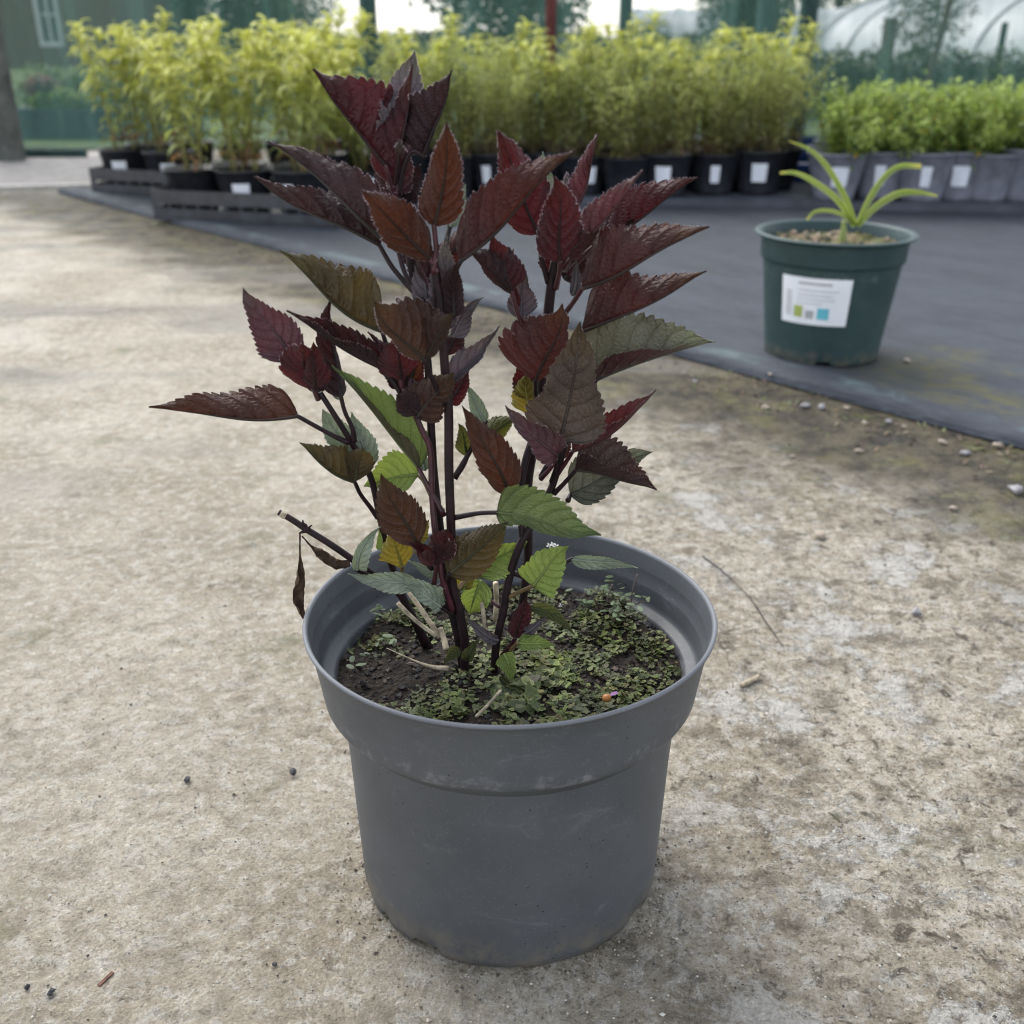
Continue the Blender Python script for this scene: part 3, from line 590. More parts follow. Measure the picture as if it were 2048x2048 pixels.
leaf(S_b, 'grey', 6, (480, 720), (836, 300), 95, 75, bend=-15, dyb=.012, dyt=.018, petiole=[(410, 860)], dyp=.008, fuzz=.6, aL=150, aR=60)
leaf(S_b, 'dark', 6, (490, 480), (620, 270), 40, 70, dyb=.012, dyt=.014, **UP)
leaf(S_l, 'dark', 6, (230, 590), (120, 500), 60, 60, dyb=.008, dyt=.006, **UP)
# --- left branch
leaf(S_l, 'plum', 5, (985, 520), (655, 52), 118, 105, bend=-10, dyb=.004, dyt=.010, petiole=[(1060, 620), (1130, 700)], dyp=.004, fuzz=.5, teeth=12, **TP)
leaf(S_l, 'red', 5, (1115, 700), (1030, 370), 120, 75, dyb=.003, dyt=-.018, petiole=[(1150, 770)], dyp=.004, fuzz=.5, teeth=6, aL=-160, aR=-20)
leaf(S_l, 'red', 5, (1120, 705), (1120, 420), 60, 80, dyb=.002, dyt=-.014, petiole=[(1150, 770)], dyp=.004, teeth=6, **UP)
leaf(S_l, 'dark', 5, (1295, 755), (1215, 105), 95, 70, bend=-14, dyb=.004, dyt=.008, petiole=[(1320, 850), (1370, 960), (1380, 1040)], dyp=.008, teeth=9, aL=-165, aR=-60)
leaf(S_l, 'silver', 5, (1290, 770), (1150, 600), 20, 60, dyb=.010, dyt=.012, **TP)
leaf(S_l, 'rust', 5, (1020, 880), (65, 832), 120, 165, bend=-6, dyb=.002, dyt=-.010, petiole=[(1120, 935), (1240, 1000), (1345, 1050)], dyp=.008, fuzz=.5, teeth=14, **UR)
leaf(S_l, 'silver', 5, (1390, 1160), (1175, 830), 95, 110, dyb=.016, dyt=.022, petiole=[(1420, 1130)], dyp=.011, fuzz=.3, **TP)
leaf(S_l, 'silver', 5, (1465, 1185), (1370, 850), 80, 70, dyb=.015, dyt=.019, teeth=9, **TP)
leaf(S_l, 'olivebrown', 5, (1385, 1305), (1042, 1048), 70, 150, bend=-18, dyb=.006, dyt=-.010, petiole=[(1420, 1380), (1480, 1460), (1530, 1530)], dyp=.016, teeth=9, **UR)
leaf(S_l, 'olivebrown', 5, (1390, 1290), (1440, 1060), 75, 90, dyb=.005, dyt=-.004, teeth=6, **UP)
leaf(S_b, 'green', 5, (1795, 1215), (1230, 545), 85, 150, bend=-10, dyb=.004, dyt=.000, petiole=[(1840, 1300), (1960, 1520)], dyp=-.002, teeth=13, aL=72, aR=4, redp=True)
leaf(S_b, 'silver', 5, (1830, 1230), (1780, 1040), 25, 30, dyb=.012, dyt=.012, **TP)
leaf(S_b, 'lime', 6, (310, 1255), (-40, 1330), 80, 130, bend=16, dyb=.020, dyt=.022, petiole=[(350, 1300), (400, 1400), (470, 1490)], dyp=.006, teeth=9, aL=160, aR=15)
leaf(S_l, 'brown', 6, (308, 1708), (72, 1240), 130, 118, bend=-8, dyb=-.012, dyt=-.018, petiole=[(315, 1760), (350, 1850)], dyp=-.004, teeth=10, gl=0, **UP) if False else leaf(S_m, 'brown', 6, (308, 1708), (72, 1240), 125, 118, bend=-8, dyb=-.012, dyt=-.018, petiole=[(330, 1780), (400, 1860)], dyp=-.006, teeth=10, **UP)
leaf(S_l, 'yellow', 6, (205, 1850), (150, 1610), 95, 80, dyb=.012, dyt=.010, petiole=[(205, 1910), (200, 1960)], dyp=.022, teeth=6, **UP)
leaf(S_b, 'yellow', 6, (290, 1680), (380, 1542), 30, 45, dyb=.010, dyt=.012, petiole=[(300, 1760)], dyp=.008, teeth=6, **TP)
leaf(S_l, 'silver', 5, (1400, 1870), (1545, 1600), 30, 60, bend=-24, dyb=.012, dyt=.010, petiole=[(1470, 1900)], dyp=.022, teeth=8, **TP)
leaf(S_l, 'silver', 7, (590, 440), (290, 402), 38, 34, bend=-6, dyb=.004, dyt=.006, petiole=[(660, 490), (730, 560)], dyp=.0, **TP)
leaf(S_l, 'lime', 7, (420, 300), (425, 212), 10, 14, bend=8, dyb=.004, dyt=.006, **TP)
leaf(S_a, 'silver', 7, (705, 530), (530, 410), 48, 42, dyb=-.004, dyt=-.010, petiole=[(745, 570)], dyp=-.002, teeth=8, **TP)
leaf(S_a, 'silver', 7, (690, 545), (540, 458), 28, 30, dyb=-.006, dyt=-.014, petiole=[(745, 580)], dyp=-.002, teeth=8, **TP)
leaf(S_m, 'silver', 7, (705, 408), (546, 345), 25, 22, dyb=.004, dyt=.0, teeth=9, **TP)
# --- red bud cluster low in the middle
leaf(S_m, 'red', 6, (430, 1820), (500, 1590), 90, 80, dyb=-.010, dyt=-.022, petiole=[(420, 1900), (410, 1960)], dyp=-.006, teeth=6, **UP)
leaf(S_m, 'pink', 6, (420, 1830), (215, 1680), 45, 40, bend=10, dyb=-.010, dyt=-.020, teeth=6, **TP)
leaf(S_m, 'red', 6, (430, 1835), (555, 1655), 60, 55, dyb=-.012, dyt=-.026, teeth=6, fuzz=.2, **UP)
leaf(S_m, 'pink', 6, (410, 1835), (320, 1740), 40, 40, dyb=-.012, dyt=-.028, teeth=5, **UP)
leaf(S_a, 'olivebrown', 6, (505, 1900), (902, 1535), 120, 110, bend=-6, dyb=-.010, dyt=-.016, petiole=[(480, 1960)], dyp=-.003, teeth=10, **UP)
leaf(S_a, 'green', 6, (815, 1498), (1485, 1652), 165, 95, bend=-16, dyb=-.010, dyt=-.024, petiole=[(700, 1502), (545, 1530)], dyp=-.004, teeth=12, aL=168, aR=40, redp=False)
leaf(S_r, 'rust', 6, (900, 1395), (600, 828), 95, 125, bend=-5, dyb=-.002, dyt=-.014, petiole=[(960, 1480), (1000, 1560)], dyp=.003, teeth=9, **UP)
leaf(S_b, 'silver', 6, (745, 915), (612, 665), 40, 42, dyb=.018, dyt=.022, petiole=[(700, 1000), (640, 1110), (545, 1270)], dyp=.008, teeth=8, **TP)
leaf(S_b, 'olive', 6, (650, 1090), (950, 880), 95, 75, bend=-10, dyb=.016, dyt=.016, petiole=[(620, 1150), (545, 1280)], dyp=.008, teeth=9, **UP)
leaf(S_b, 'olive', 6, (630, 1130), (575, 930), 50, 55, dyb=.015, dyt=.010, petiole=[(600, 1200), (545, 1275)], dyp=.008, teeth=7, **UP)
leaf(S_r2, 'yellow', 6, (1020, 860), (1010, 600), 90, 80, dyb=.024, dyt=.024, teeth=7, **UP)
# --- right side
leaf(S_r, 'taupe', 6, (1225, 1025), (1362, 258), 200, 195, bend=4, dyb=.002, dyt=-.016, petiole=[(1180, 1110), (1200, 1200), (1170, 1300)], dyp=.012, teeth=12, fuzz=.4, **TP)
leaf(S_r, 'plum', 6, (1195, 1120), (885, 828), 85, 92, bend=-12, dyb=.0, dyt=-.012, petiole=[(1170, 1200), (1100, 1280)], dyp=.010, teeth=9, fuzz=.4, aL=150, aR=20)
leaf(S_r, 'pink', 6, (1305, 1105), (1852, 708), 125, 60, bend=24, dyb=.004, dyt=-.004, petiole=[(1270, 1160), (1200, 1260)], dyp=.012, teeth=10, fuzz=.6, aL=168, aR=115)
leaf(S_r, 'olive', 6, (1240, 1030), (1440, 838), 45, 40, dyb=.014, dyt=.016, petiole=[(1170, 1140), (1100, 1270)], dyp=.012, teeth=9, **TP)
leaf(S_r, 'greygreen', 6, (1290, 1385), (1822, 1105), 150, 90, bend=-20, dyb=.020, dyt=.022, petiole=[(1275, 1420)], dyp=.014, teeth=10, **TP)
leaf(S_r, 'dusk', 6, (1325, 1225), (1850, 1342), 190, 130, bend=-14, dyb=.006, dyt=-.004, petiole=[(1250, 1310), (1185, 1375)], dyp=.011, teeth=13, fuzz=.5, aL=174, aR=112)
leaf(S_r2, 'maroon', 6, (1065, 650), (1248, 150), 235, 120, bend=16, dyb=.002, dyt=-.008, petiole=[(1070, 760), (1090, 860)], dyp=.018, teeth=9, fuzz=.4, aL=-175, aR=-40)
leaf(S_r2, 'greygreen', 4, (1025, 1830), (1862, 1556), 285, 130, bend=-34, dyb=.010, dyt=-.006, petiole=[(960, 1960), (850, 2100)], dyp=.018, teeth=12, fuzz=.3, aL=176, aR=108)
leaf(S_r2, 'maroon', 4, (930, 1490), (1782, 1045), 230, 120, bend=35, dyb=.006, dyt=-.008, petiole=[(925, 1560), (830, 1700)], dyp=.017, teeth=13, fuzz=.4, **UL)
leaf(S_r2, 'red', 4, (925, 1190), (1818, 773), 250, 150, bend=32, dyb=-.004, dyt=-.022, petiole=[(860, 1290), (790, 1380)], dyp=.014, teeth=13, fuzz=.7, mt=0, **UL) if False else leaf(S_r2, 'maroon', 4, (925, 1190), (1818, 773), 250, 150, bend=32, dyb=-.004, dyt=-.022, petiole=[(860, 1290), (790, 1380)], dyp=.014, teeth=13, fuzz=.7, redp=True, **UL)
leaf(S_r2, 'red', 4, (1060, 850), (1745, 398), 175, 110, bend=18, dyb=.006, dyt=-.004, petiole=[(930, 960), (830, 1080)], dyp=.013, teeth=11, fuzz=.6, **UL)
leaf(S_r2, 'pink', 4, (860, 960), (1352, 348), 130, 90, bend=45, dyb=.0, dyt=-.006, petiole=[(800, 1050)], dyp=.012, teeth=10, fuzz=1.3, **UL)
leaf(S_r2, 'red', 4, (800, 930), (1010, 800), 110, 60, dyb=-.002, dyt=-.008, teeth=7, **UP)
leaf(S_r2, 'orange', 4, (775, 1000), (742, 395), 130, 145, bend=4, dyb=-.004, dyt=-.016, petiole=[(765, 1090), (745, 1180)], dyp=.012, teeth=11, fuzz=1.3, redp=True, **UP) if False else leaf(S_r2, 'red', 4, (775, 1000), (742, 395), 130, 145, bend=4, dyb=-.004, dyt=-.016, petiole=[(765, 1090), (745, 1180)], dyp=.012, teeth=11, fuzz=1.3, **UP)
leaf(S_r2, 'red', 4, (620, 800), (325, 58), 125, 160, bend=8, dyb=.008, dyt=.004, petiole=[(640, 960), (690, 1145)], dyp=.014, teeth=11, fuzz=1, redp=False, **UP)
leaf(S_r2, 'pink', 4, (890, 620), (1040, 98), 90, 50, bend=28, dyb=.008, dyt=.008, petiole=[(850, 760), (800, 980)], dyp=.012, teeth=9, fuzz=1.2, **UL)
leaf(S_r2, 'silver', 4, (690, 520), (650, 225), 55, 55, dyb=.016, dyt=.020, teeth=7, **TP)
leaf(S_r2, 'grey', 4, (860, 640), (815, 362), 55, 40, dyb=.012, dyt=.014, teeth=7, fuzz=.8, **TP)
leaf(S_r2, 'grey', 4, (880, 920), (962, 602), 35, 30, dyb=.006, dyt=.008, teeth=6, fuzz=.8, **TP)
leaf(S_r2, 'dark', 4, (1140, 850), (1292, 690), 40, 50, dyb=.008, dyt=.006, teeth=6, **UP)
leaf(S_r2, 'dark', 4, (435, 1215), (148, 930), 55, 180, bend=-5, dyb=.004, dyt=-.008, petiole=[(500, 1420), (600, 1560), (760, 1700)], dyp=.016, teeth=9, fuzz=.4, redp=True, aL=-150, aR=-20)
leaf(S_r2, 'red', 4, (430, 1190), (290, 800), 60, 110, dyb=.003, dyt=-.002, teeth=9, **UP)
leaf(S_r2, 'grey', 4, (500, 1400), (525, 1042), 75, 85, dyb=.016, dyt=.020, teeth=9, **TP)
leaf(S_r2, 'red', 4, (480, 1310), (455, 1165), 25, 25, dyb=.012, dyt=.012, teeth=6, **UP)
leaf(S_r2, 'grey', 4, (860, 1230), (890, 960), 30, 30, dyb=.008, dyt=.006, teeth=6, **TP)
# --- darker leaves behind, filling the nodes
for (st, c, b_, t_, w_, dy) in ((S_a, 3, (1450, 1780), (1130, 1250), 95, .012), (S_a, 3, (1540, 1760), (1830, 1330), 90, .012), (S_a, 3, (1500, 1850), (1250, 1560), 80, .016),
        (S_b, 3, (1220, 1200), (1090, 800), 90, .016), (S_b, 3, (1215, 1260), (1420, 1150), 60, .014), (S_r2, 4, (800, 1060), (1120, 700), 95, .018), (S_r2, 4, (760, 1100), (600, 620), 90, .022),
        (S_r2, 4, (800, 1120), (1130, 880), 80, .018), (S_m, 6, (215, 700), (90, 420), 70, .012), (S_m, 6, (215, 720), (350, 520), 60, .010), (S_a, 6, (500, 790), (640, 560), 65, .010),
        (S_a, 6, (480, 790), (330, 620), 60, .010), (S_l, 5, (1150, 730), (1180, 480), 60, .012), (S_r, 6, (1190, 1150), (1330, 950), 55, .018), (S_r2, 6, (1075, 760), (960, 480), 90, .026)):
    mt = ('dark', 'maroon', 'red', 'dusk')[cnt[0] % 4]; op = UP if cnt[0] % 3 else TP
    leaf(st, mt, c, b_, t_, w_, w_ * .9, bend=(cnt[0] % 5 - 2) * 6, dyb=dy, dyt=dy + .008, teeth=9, **op)
# --- low green leaves
leaf(S_a, 'lime', 7, (845, 410), (1062, 265), 62, 80, bend=-6, dyb=.002, dyt=.010, petiole=[(800, 430), (765, 465)], dyp=-.003, teeth=8, **TP)
leaf(S_r, 'lime', 7, (1085, 455), (1238, 285), 78, 82, bend=0, dyb=-.006, dyt=-.006, petiole=[(1030, 480), (975, 505)], dyp=.003, teeth=7, **TP)
leaf(S_r, 'silver', 7, (1250, 340), (1540, 380), 22, 26, bend=-14, dyb=.010, dyt=.0, petiole=[(1170, 380), (1080, 420), (1005, 400)], dyp=.005, teeth=11, aL=160, aR=-20)
leaf(S_a, 'lime', 7, (865, 430), (808, 585), 60, 50, dyb=.010, dyt=.012, teeth=8, **TP)
leaf(S_a, 'yellow', 7, (775, 465), (838, 340), 34, 34, dyb=.006, dyt=.010, teeth=6, **TP)
leaf(S_r, 'red', 7, (1010, 680), (1055, 503), 38, 42, dyb=-.006, dyt=-.008, petiole=[(985, 720), (960, 760)], dyp=.0, teeth=6, redp=True, **UP)
leaf(S_r, 'olive', 7, (1070, 548), (1266, 672), 28, 22, bend=-24, dyb=-.002, dyt=-.012, petiole=[(1020, 560), (985, 600)], dyp=.001, teeth=8, **TP)
leaf(S_r, 'lime', 7, (1020, 700), (1182, 712), 34, 26, bend=-6, dyb=-.010, dyt=-.014, petiole=[(980, 740)], dyp=.0, teeth=6, **TP)
leaf(S_a, 'grey', 7, (935, 690), (800, 586), 22, 20, bend=-6, dyb=-.004, dyt=-.010, teeth=6, **TP)
leaf(S_r, 'grey', 7, (1040, 665), (1142, 588), 18, 18, dyb=-.006, dyt=-.008, teeth=6, **TP)
leaf(S_r, 'lime', 7, (960, 745), (1000, 865), 30, 38, dyb=-.010, dyt=-.018, teeth=5, **TP)
leaf(S_r, 'olive', 7, (945, 845), (1022, 912), 16, 12, dyb=-.012, dyt=-.02, teeth=6, **TP)
leaf(S_a, 'yellow', 7, (925, 262), (950, 218), 20, 20, dyb=.012, dyt=.012, teeth=5, **TP)
leaf(S_a, 'olive', 7, (870, 330), (845, 300), 18, 25, dyb=.008, dyt=.01, teeth=5, **TP)
leaf(S_m, 'olive', 7, (770, 720), (700, 790), 20, 22, dyb=-.008, dyt=-.014, teeth=5, **TP)
leaf(S_a, 'olive', 7, (800, 770), (850, 690), 22, 22, dyb=-.01, dyt=-.012, teeth=5, **TP)
# thin lower side shoots
for pts, r in (([(880, 1170, .0), (868, 1185, .004)], [.001, .001]), ([(1004, 1310, .0), (1022, 1290, -.004), (1035, 1270, -.006)], [.0012, .0009]), ([(960, 1160, .012), (975, 1195, .008), (1000, 1215, .004)], [.0008, .0010])):
    V, Fc = tube([at(x, y, Y0 + dy) for x, y, dy in pts], r, 7); mesh('side_shoot', V - PW, Fc, M['stemred'], S_r)

# dead cut stubs and straws in the pot
def stub(pts, r, name='dead_stub', parent=plant):
    V, Fc = tube([at(x, y, Y0 + dy) for x, y, dy in pts], [q * .72 for q in r], 8); return mesh(name, V - PW, Fc, M['driedstem'], parent)
stub([(795, 1206, .008), (830, 1240, .006), (872, 1272, .004)], [.0018, .0016])
stub([(818, 1185, .02), (850, 1230, .016), (880, 1275, .01)], [.0019, .0022])
stub([(964, 1205, .004), (968, 1245, .004), (970, 1285, .004)], [.0016, .0015])
stub([(991, 1165, .028), (993, 1200, .028), (990, 1240, .028)], [.0021, .0019])
stub([(880, 1255, .012), (888, 1280, .008), (893, 1300, .004)], [.0020, .0026])
def straw(pts, r, label):
    P = np.array([gp(x, y, z) for x, y, z in pts]); o_ = P[0].copy(); V, Fc = tube(P, r, 7)
    o = mesh('straw', V - o_, Fc, M['driedstem']); o.location = o_; return tag(o, label, 'straw')
straw([(773, 1296, .157), (830, 1322, .151), (865, 1334, .149), (897, 1337, .148)], [.0002, .0006, .0012, .0016], 'pale dry straw with a sharp end lying on compost left of the stems')
straw([(1001, 1381, .149), (978, 1408, .151), (953, 1433, .153)], [.0008, .0009], 'short pale straw lying on liverwort by the front rim of the grey pot')
# pellet and petal by the front right rim
def blob(name, c, s, mat, label, cat, sub=2, jit=.12, parent=None):
    import bmesh
    bm = bmesh.new(); bmesh.ops.create_icosphere(bm, subdivisions=sub, radius=1)
    sd = random.random() * 50
    for v in bm.verts:
        v.co *= 1 + jit * 2 * noise.noise(v.co * 1.3 + Vector((sd, 0, 0))); v.co = Vector((v.co.x * s[0], v.co.y * s[1], v.co.z * s[2]))
    me = bpy.data.meshes.new(name); bm.to_mesh(me); bm.free(); me.materials.append(mat); me.polygons.foreach_set('use_smooth', [sub > 1] * len(me.polygons))
    o = bpy.data.objects.new(name, me); col.objects.link(o); o.location = c; o.rotation_euler = (0, 0, random.random() * 6)
    if label: tag(o, label, cat)
    return o
c = gp(1213, 1396, .147); blob('fertiliser_pellet', c, (.0024, .0024, .0021), m_plain('orange_pellet', (.42, .17, .045), .4, .2), 'orange round fertiliser pellet lying by the inner front rim of the grey pot', 'pellet', 3, .04)
c = gp(1226, 1391, .147); V = [(-.002, 0, 0), (.0, -.0012, .0008), (.0026, .0002, .0012), (.002, .0016, .0016), (-.0006, .0014, .001)]
o = mesh('petal', V, [(0, 1, 2, 3, 4)], m_plain('violet_petal', (.20, .05, .24), .5, .2)); o.location = c; tag(o, 'tiny violet petal lying beside the orange pellet', 'petal')

# bittercress weed: rosettes at back right with small white flowers and thin seed pods
wd = MB(); wf = MB(); wp = MB()
def onsoil(x, y, z=.145): p = gp(x, y, z); return p - PW
for (x, y, nn, s) in ((1200, 1215, 16, .010), (1255, 1235, 14, .009), (1160, 1200, 10, .008), (1225, 1180, 10, .008), (765, 1230, 8, .006), (770, 1290, 6, .005), (720, 1325, 5, .006), (1270, 1210, 9, .008)):
    c = onsoil(x, y, .150)
    for i in range(nn):
        a_ = random.random() * 6.283; el = random.uniform(.1, .9); L = s * random.uniform(.7, 1.3)
        dv = np.array([math.cos(a_) * math.cos(el), math.sin(a_) * math.cos(el), math.sin(el)]); sd = np.cross(dv, (0, 0, 1)); sd /= np.linalg.norm(sd)
        V, Fc = tube([c, c + dv * L * .6, c + dv * L + (0, 0, -.001)], .00022, 4, 3); wd.add(V, Fc, (.07, .06, .03))
        rr = random.uniform(.0014, .0030); nn_ = np.cross(sd, dv); P = []
        for q in range(10):
            t = 6.283 * q / 10; P.append(c + dv * L + sd * rr * math.cos(t) * 1.15 + (dv * .6 + np.array([0, 0, -.2])) * rr * math.sin(t))
        wd.add([c + dv * L + (0, 0, .0003)] + P, [(0, 1 + q, 1 + (q + 1) % 10) for q in range(10)], np.array((.09, .13, .06)) * random.uniform(.7, 1.5))
for (x, y, hgt) in ((1213, 1218, .016), (1262, 1210, .020), (1052, 1200, .014), (1090, 1215, .014), (1100, 1110, .02)):
    c = onsoil(x, y, .147); V, Fc = tube([c, c + (.0005, 0, hgt * .5), c + (.003, .001, hgt)], [.0004, .0005], 5); wp.add(V, Fc, (.13, .10, .09))
def flower(x, y, Y):
    c = at(x, y, Y) - PW
    for q in range(4):
        a_ = q * 1.57 + .4; wf.add([c, c + (.0012 * math.cos(a_ - .5), 0, .0012 * math.sin(a_ - .5)), c + (.0018 * math.cos(a_), .0004, .0018 * math.sin(a_)), c + (.0012 * math.cos(a_ + .5), 0, .0012 * math.sin(a_ + .5))], [(0, 1, 2, 3)], (.8, .8, .78))
for (x, y, Y) in ((1098, 1091, .53), (1112, 1092, .53), (1105, 1089, .531), (1122, 1211, .535), (1248, 1244, .52), (1266, 1232, .52)): flower(x, y, Y)
for (x, y, x1, y1) in ((1098, 1091, 1104, 1180), (1112, 1092, 1108, 1180)):
    V, Fc = tube([at(x, y, .53) - PW, at(x + 2, y + 40, .531) - PW, at(x1, y1, .532) - PW], .0003, 5); wp.add(V, Fc, (.06, .05, .03))
o = wd.build('weed_leaves', M['tint'], plant, True, True); o['kind'] = 'stuff'
o = wp.build('weed_stalks', M['tint_dull'], plant, True, True); o['kind'] = 'stuff'
o = wf.build('weed_flowers', M['tint'], plant, True, True); o['kind'] = 'stuff'

# ------------------------------------------------------------------ litter on the concrete
M['char'] = m_plain('black_crumb', (.02, .022, .025), .6, .4, 300, .4, .8)
M['stone_a'] = m_plain('pebble_pale', (.36, .30, .24), .7, .25, 120, .4, .5); M['stone_b'] = m_plain('pebble_grey', (.25, .24, .25), .7, .3, 120, .4, .5)
M['bark'] = m_plain('reddish_bark', (.10, .045, .03), .7, .4, 200, .3, .8)
for (x, y, s, lab) in ((375, 1560, .0033, 'small dark angular stone lying on the concrete left of the grey pot'), (588, 1548, .0032, 'small round black stone nearest the left side of the grey pot'),
                       (550, 1930, .0016, 'tiny black crumb on the concrete left of the pot foot'), (102, 1989, .0026, 'flat black chip at the bottom left corner of the concrete'), (55, 1976, .0018, 'smaller black chip beside the bottom left corner chip'),
                       (1832, 1229, .0060, 'brown black stone on the concrete at right, below the dirt strip'), (1209, 1878, .0036, 'black clump stuck at the right foot of the grey pot')):
    p = gp(x, y); blob('stone' if 'stone' in lab else 'crumb', p + (0, 0, s * .5), (s, s * .8, s * .62), M['char'] if s < .006 else M['stone_b'], lab, 'stone' if 'stone' in lab else 'crumb', 1, .45)
p = gp(212, 1960); V, Fc = box(-.0009, -.0048, 0, .0009, .0048, .0008); o = mesh('bark_chip', np.array(V) * (1, 1, 1), Fc, M['bark'], smooth=False); o.location = p + (0, 0, .0004); o.rotation_euler = (.05, 0, R_(-30)); tag(o, 'flat reddish bark chip lying on concrete at lower left', 'bark chip')
P = [gp(1482, 1375), gp(1500, 1366), gp(1518, 1356)]; V, Fc = tube([p_ + (0, 0, .002) - P[0] for p_ in P], [.0017, .0019, .0016], 7)
o = mesh('twig', V, Fc, M['driedstem']); o.location = P[0]; tag(o, 'short tan twig lying on the concrete right of the grey pot', 'twig')
P = [gp(1405, 1115), gp(1450, 1150), gp(1500, 1200), gp(1530, 1245), gp(1565, 1295)]; V, Fc = tube([p_ + (0, 0, .0016) - P[0] for p_ in P], [.0008, .0004, .0006, .0003], 6, 8)
o = mesh('twig', V, Fc, M['stem']); o.location = P[0]; tag(o, 'long thin dark twig curving over the concrete beyond the right rim of the pot', 'twig')
peb = [(1530, 818, .010, 0), (1610, 815, .012, 1), (1643, 818, .012, 1), (1694, 818, .007, 0), (1730, 848, .008, 0), (1778, 847, .009, 1), (1640, 1074, .011, 0), (1885, 888, .010, 0), (1995, 895, .012, 0), (2030, 985, .016, 1), (1350, 700, .007, 0), (1813, 724, .011, 0), (1540, 750, .006, 0), (1585, 915, .006, 0), (1390, 765, .007, 1), (1905, 1020, .008, 0), (1718, 905, .009, 0), (1930, 910, .011, 1)]
for i, (x, y, s, k) in enumerate(peb):
    onbed = (i in (10, 11, 12)); zz = .011 if onbed else 0
    p = gp(x, y, zz); blob('pebble', p + (0, 0, s * .3), (s * .58, s * .4, s * .26), M['stone_a'] if k == 0 else M['stone_b'], None, None, 2, .38)
    o = bpy.context.scene.objects[-1] if False else None
PB = []
for o in [q for q in sc.objects if q.name.startswith('pebble')]:
    p = o.location; dl = DL[0] * p.x + DL[1] * p.y + DL[2]
    pale = o.data.materials[0] == M['stone_a']
    PB.append((p.x, o, ('pale' if pale else 'grey'), ('on the black fabric by the green pot' if dl > .02 else 'in the dirt along the bed edge')))
for cc_ in ('pale', 'grey'):
    for wh in ('on the black fabric by the green pot', 'in the dirt along the bed edge'):
        grp = sorted([q for q in PB if q[2] == cc_ and q[3] == wh], key=lambda q: q[0])
        for k_, q in enumerate(grp): tag(q[1], f'{cc_} pebble {wh}, ' + (['leftmost', 'second', 'third', 'fourth', 'fifth', 'sixth', 'seventh', 'eighth', 'ninth', 'tenth', 'eleventh', 'twelfth', 'rightmost'][k_]) + ' from the left', 'pebble', 'pebbles scattered along the bed edge')
gt = MB()                                                 # loose grit on the concrete
for i in range(9000):
    x = random.uniform(-.36, .42) if i % 3 else random.uniform(.05, .42); y = random.uniform(.22, .95)
    if math.hypot(x, y - PY) < .0905: continue
    s_ = random.uniform(.0003, .0009) * (1.8 if random.random() < .05 else 1)
    g = random.choice([(.50, .46, .38)] * 4 + [(.33, .29, .22)] * 3 + [(.62, .60, .55), (.10, .085, .06), (.05, .045, .04)])
    P = np.array([(1, 0, 0), (-1, 0, 0), (0, 1, 0), (0, -1, 0), (0, 0, .8), (0, 0, -.5)]) * s_ * (1 + rng.uniform(-.35, .35, (6, 1))) + (x, y, s_ * .3)
    gt.add(P, [(0, 2, 4), (2, 1, 4), (1, 3, 4), (3, 0, 4)], g)
for i in range(520):
    a_ = random.random() * 6.283; r_q = .0875 + abs(random.gauss(0, .010)); x, y = -.0014 + r_q * math.cos(a_), PY + r_q * OV * math.sin(a_); s_ = random.uniform(.0003, .0011)
    P = np.array([(1, 0, 0), (-1, 0, 0), (0, 1, 0), (0, -1, 0), (0, 0, .8), (0, 0, -.5)]) * s_ * (1 + rng.uniform(-.35, .35, (6, 1))) + (x, y, s_ * .3)
    gt.add(P, [(0, 2, 4), (2, 1, 4), (1, 3, 4), (3, 0, 4)], random.choice([(.08, .06, .04), (.05, .04, .03), (.15, .12, .08), (.30, .26, .2)]))
tag(gt.build('grit', M['tint_dull'], None, False, True), 'fine loose grit lying over the concrete around the grey pot', 'grit', None, 'stuff')
# small weeds and dead leaf scraps in the dirt strip
sm = MB()
for i in range(1500):
    s = random.uniform(-.2, 2.3); dd = -abs(random.gauss(0, .075)) - .002; p = E0 + tv * s + nv_ * dd
    a_ = random.random() * 6.283; L = random.uniform(.003, .012); z = random.uniform(.001, .004)
    dv = np.array([math.cos(a_), math.sin(a_), random.uniform(0, .6)]) * L; sd = np.cross(dv, (0, 0, 1)); sd /= np.linalg.norm(sd); sd *= L * random.uniform(.12, .35)
    q = np.array([p[0], p[1], z]); g = random.choice([(.10, .07, .04), (.16, .11, .06), (.05, .035, .025), (.10, .11, .04), (.20, .16, .10), (.13, .07, .06), (.12, .15, .04)])
    sm.add([q - dv / 2, q + sd, q + dv / 2 + (0, 0, .001), q - sd], [(0, 1, 2, 3)], g)
tag(sm.build('leaf_litter', M['tint_dull'], None, False, True), 'scraps of dead leaf and moss along the dirt edge of the bed', 'leaf litter', None, 'stuff')

# ------------------------------------------------------------------ the green pot with the strap leaved plant
GX, GY, GZ = .482, 1.565, .0125
gpn = tag(empty('potted_plant', (GX, GY, GZ)), 'dark green pot with white label and arching strap leaves, alone on black fabric', 'potted plant')
M['gpot'] = m_pot('dark_green_plastic', (.018, .042, .044), (.028, .058, .060), .4, (.12, .15, .15))
outer = [(.06, .002), (.0845, .0), (.0862, .003), (.0870, .018), (.0905, .05), (.0985, .12), (.1012, .143), (.1016, .145), (.1048, .1462), (.1055, .149), (.1068, .176), (.1070, .1772), (.1135, .1785), (.1172, .1805), (.1178, .1825), (.1165, .1838), (.1120, .1843), (.1082, .1835)]
inner = [(.1060, .181), (.1030, .16), (.1000, .148), (.098, .145), (.06, .145)]
V, Fc = lathe(outer + inner, 96)
for j in range(96):
    if abs(((j * 3.75) - 257 + 180) % 360 - 180) < 8:
        for i in (1, 2): V[i * 96 + j][2] += .006
mesh('pot', V, Fc, M['gpot'], gpn)
V = [(0, 0, .165)]; Fc = []; nr2, na2 = 20, 60
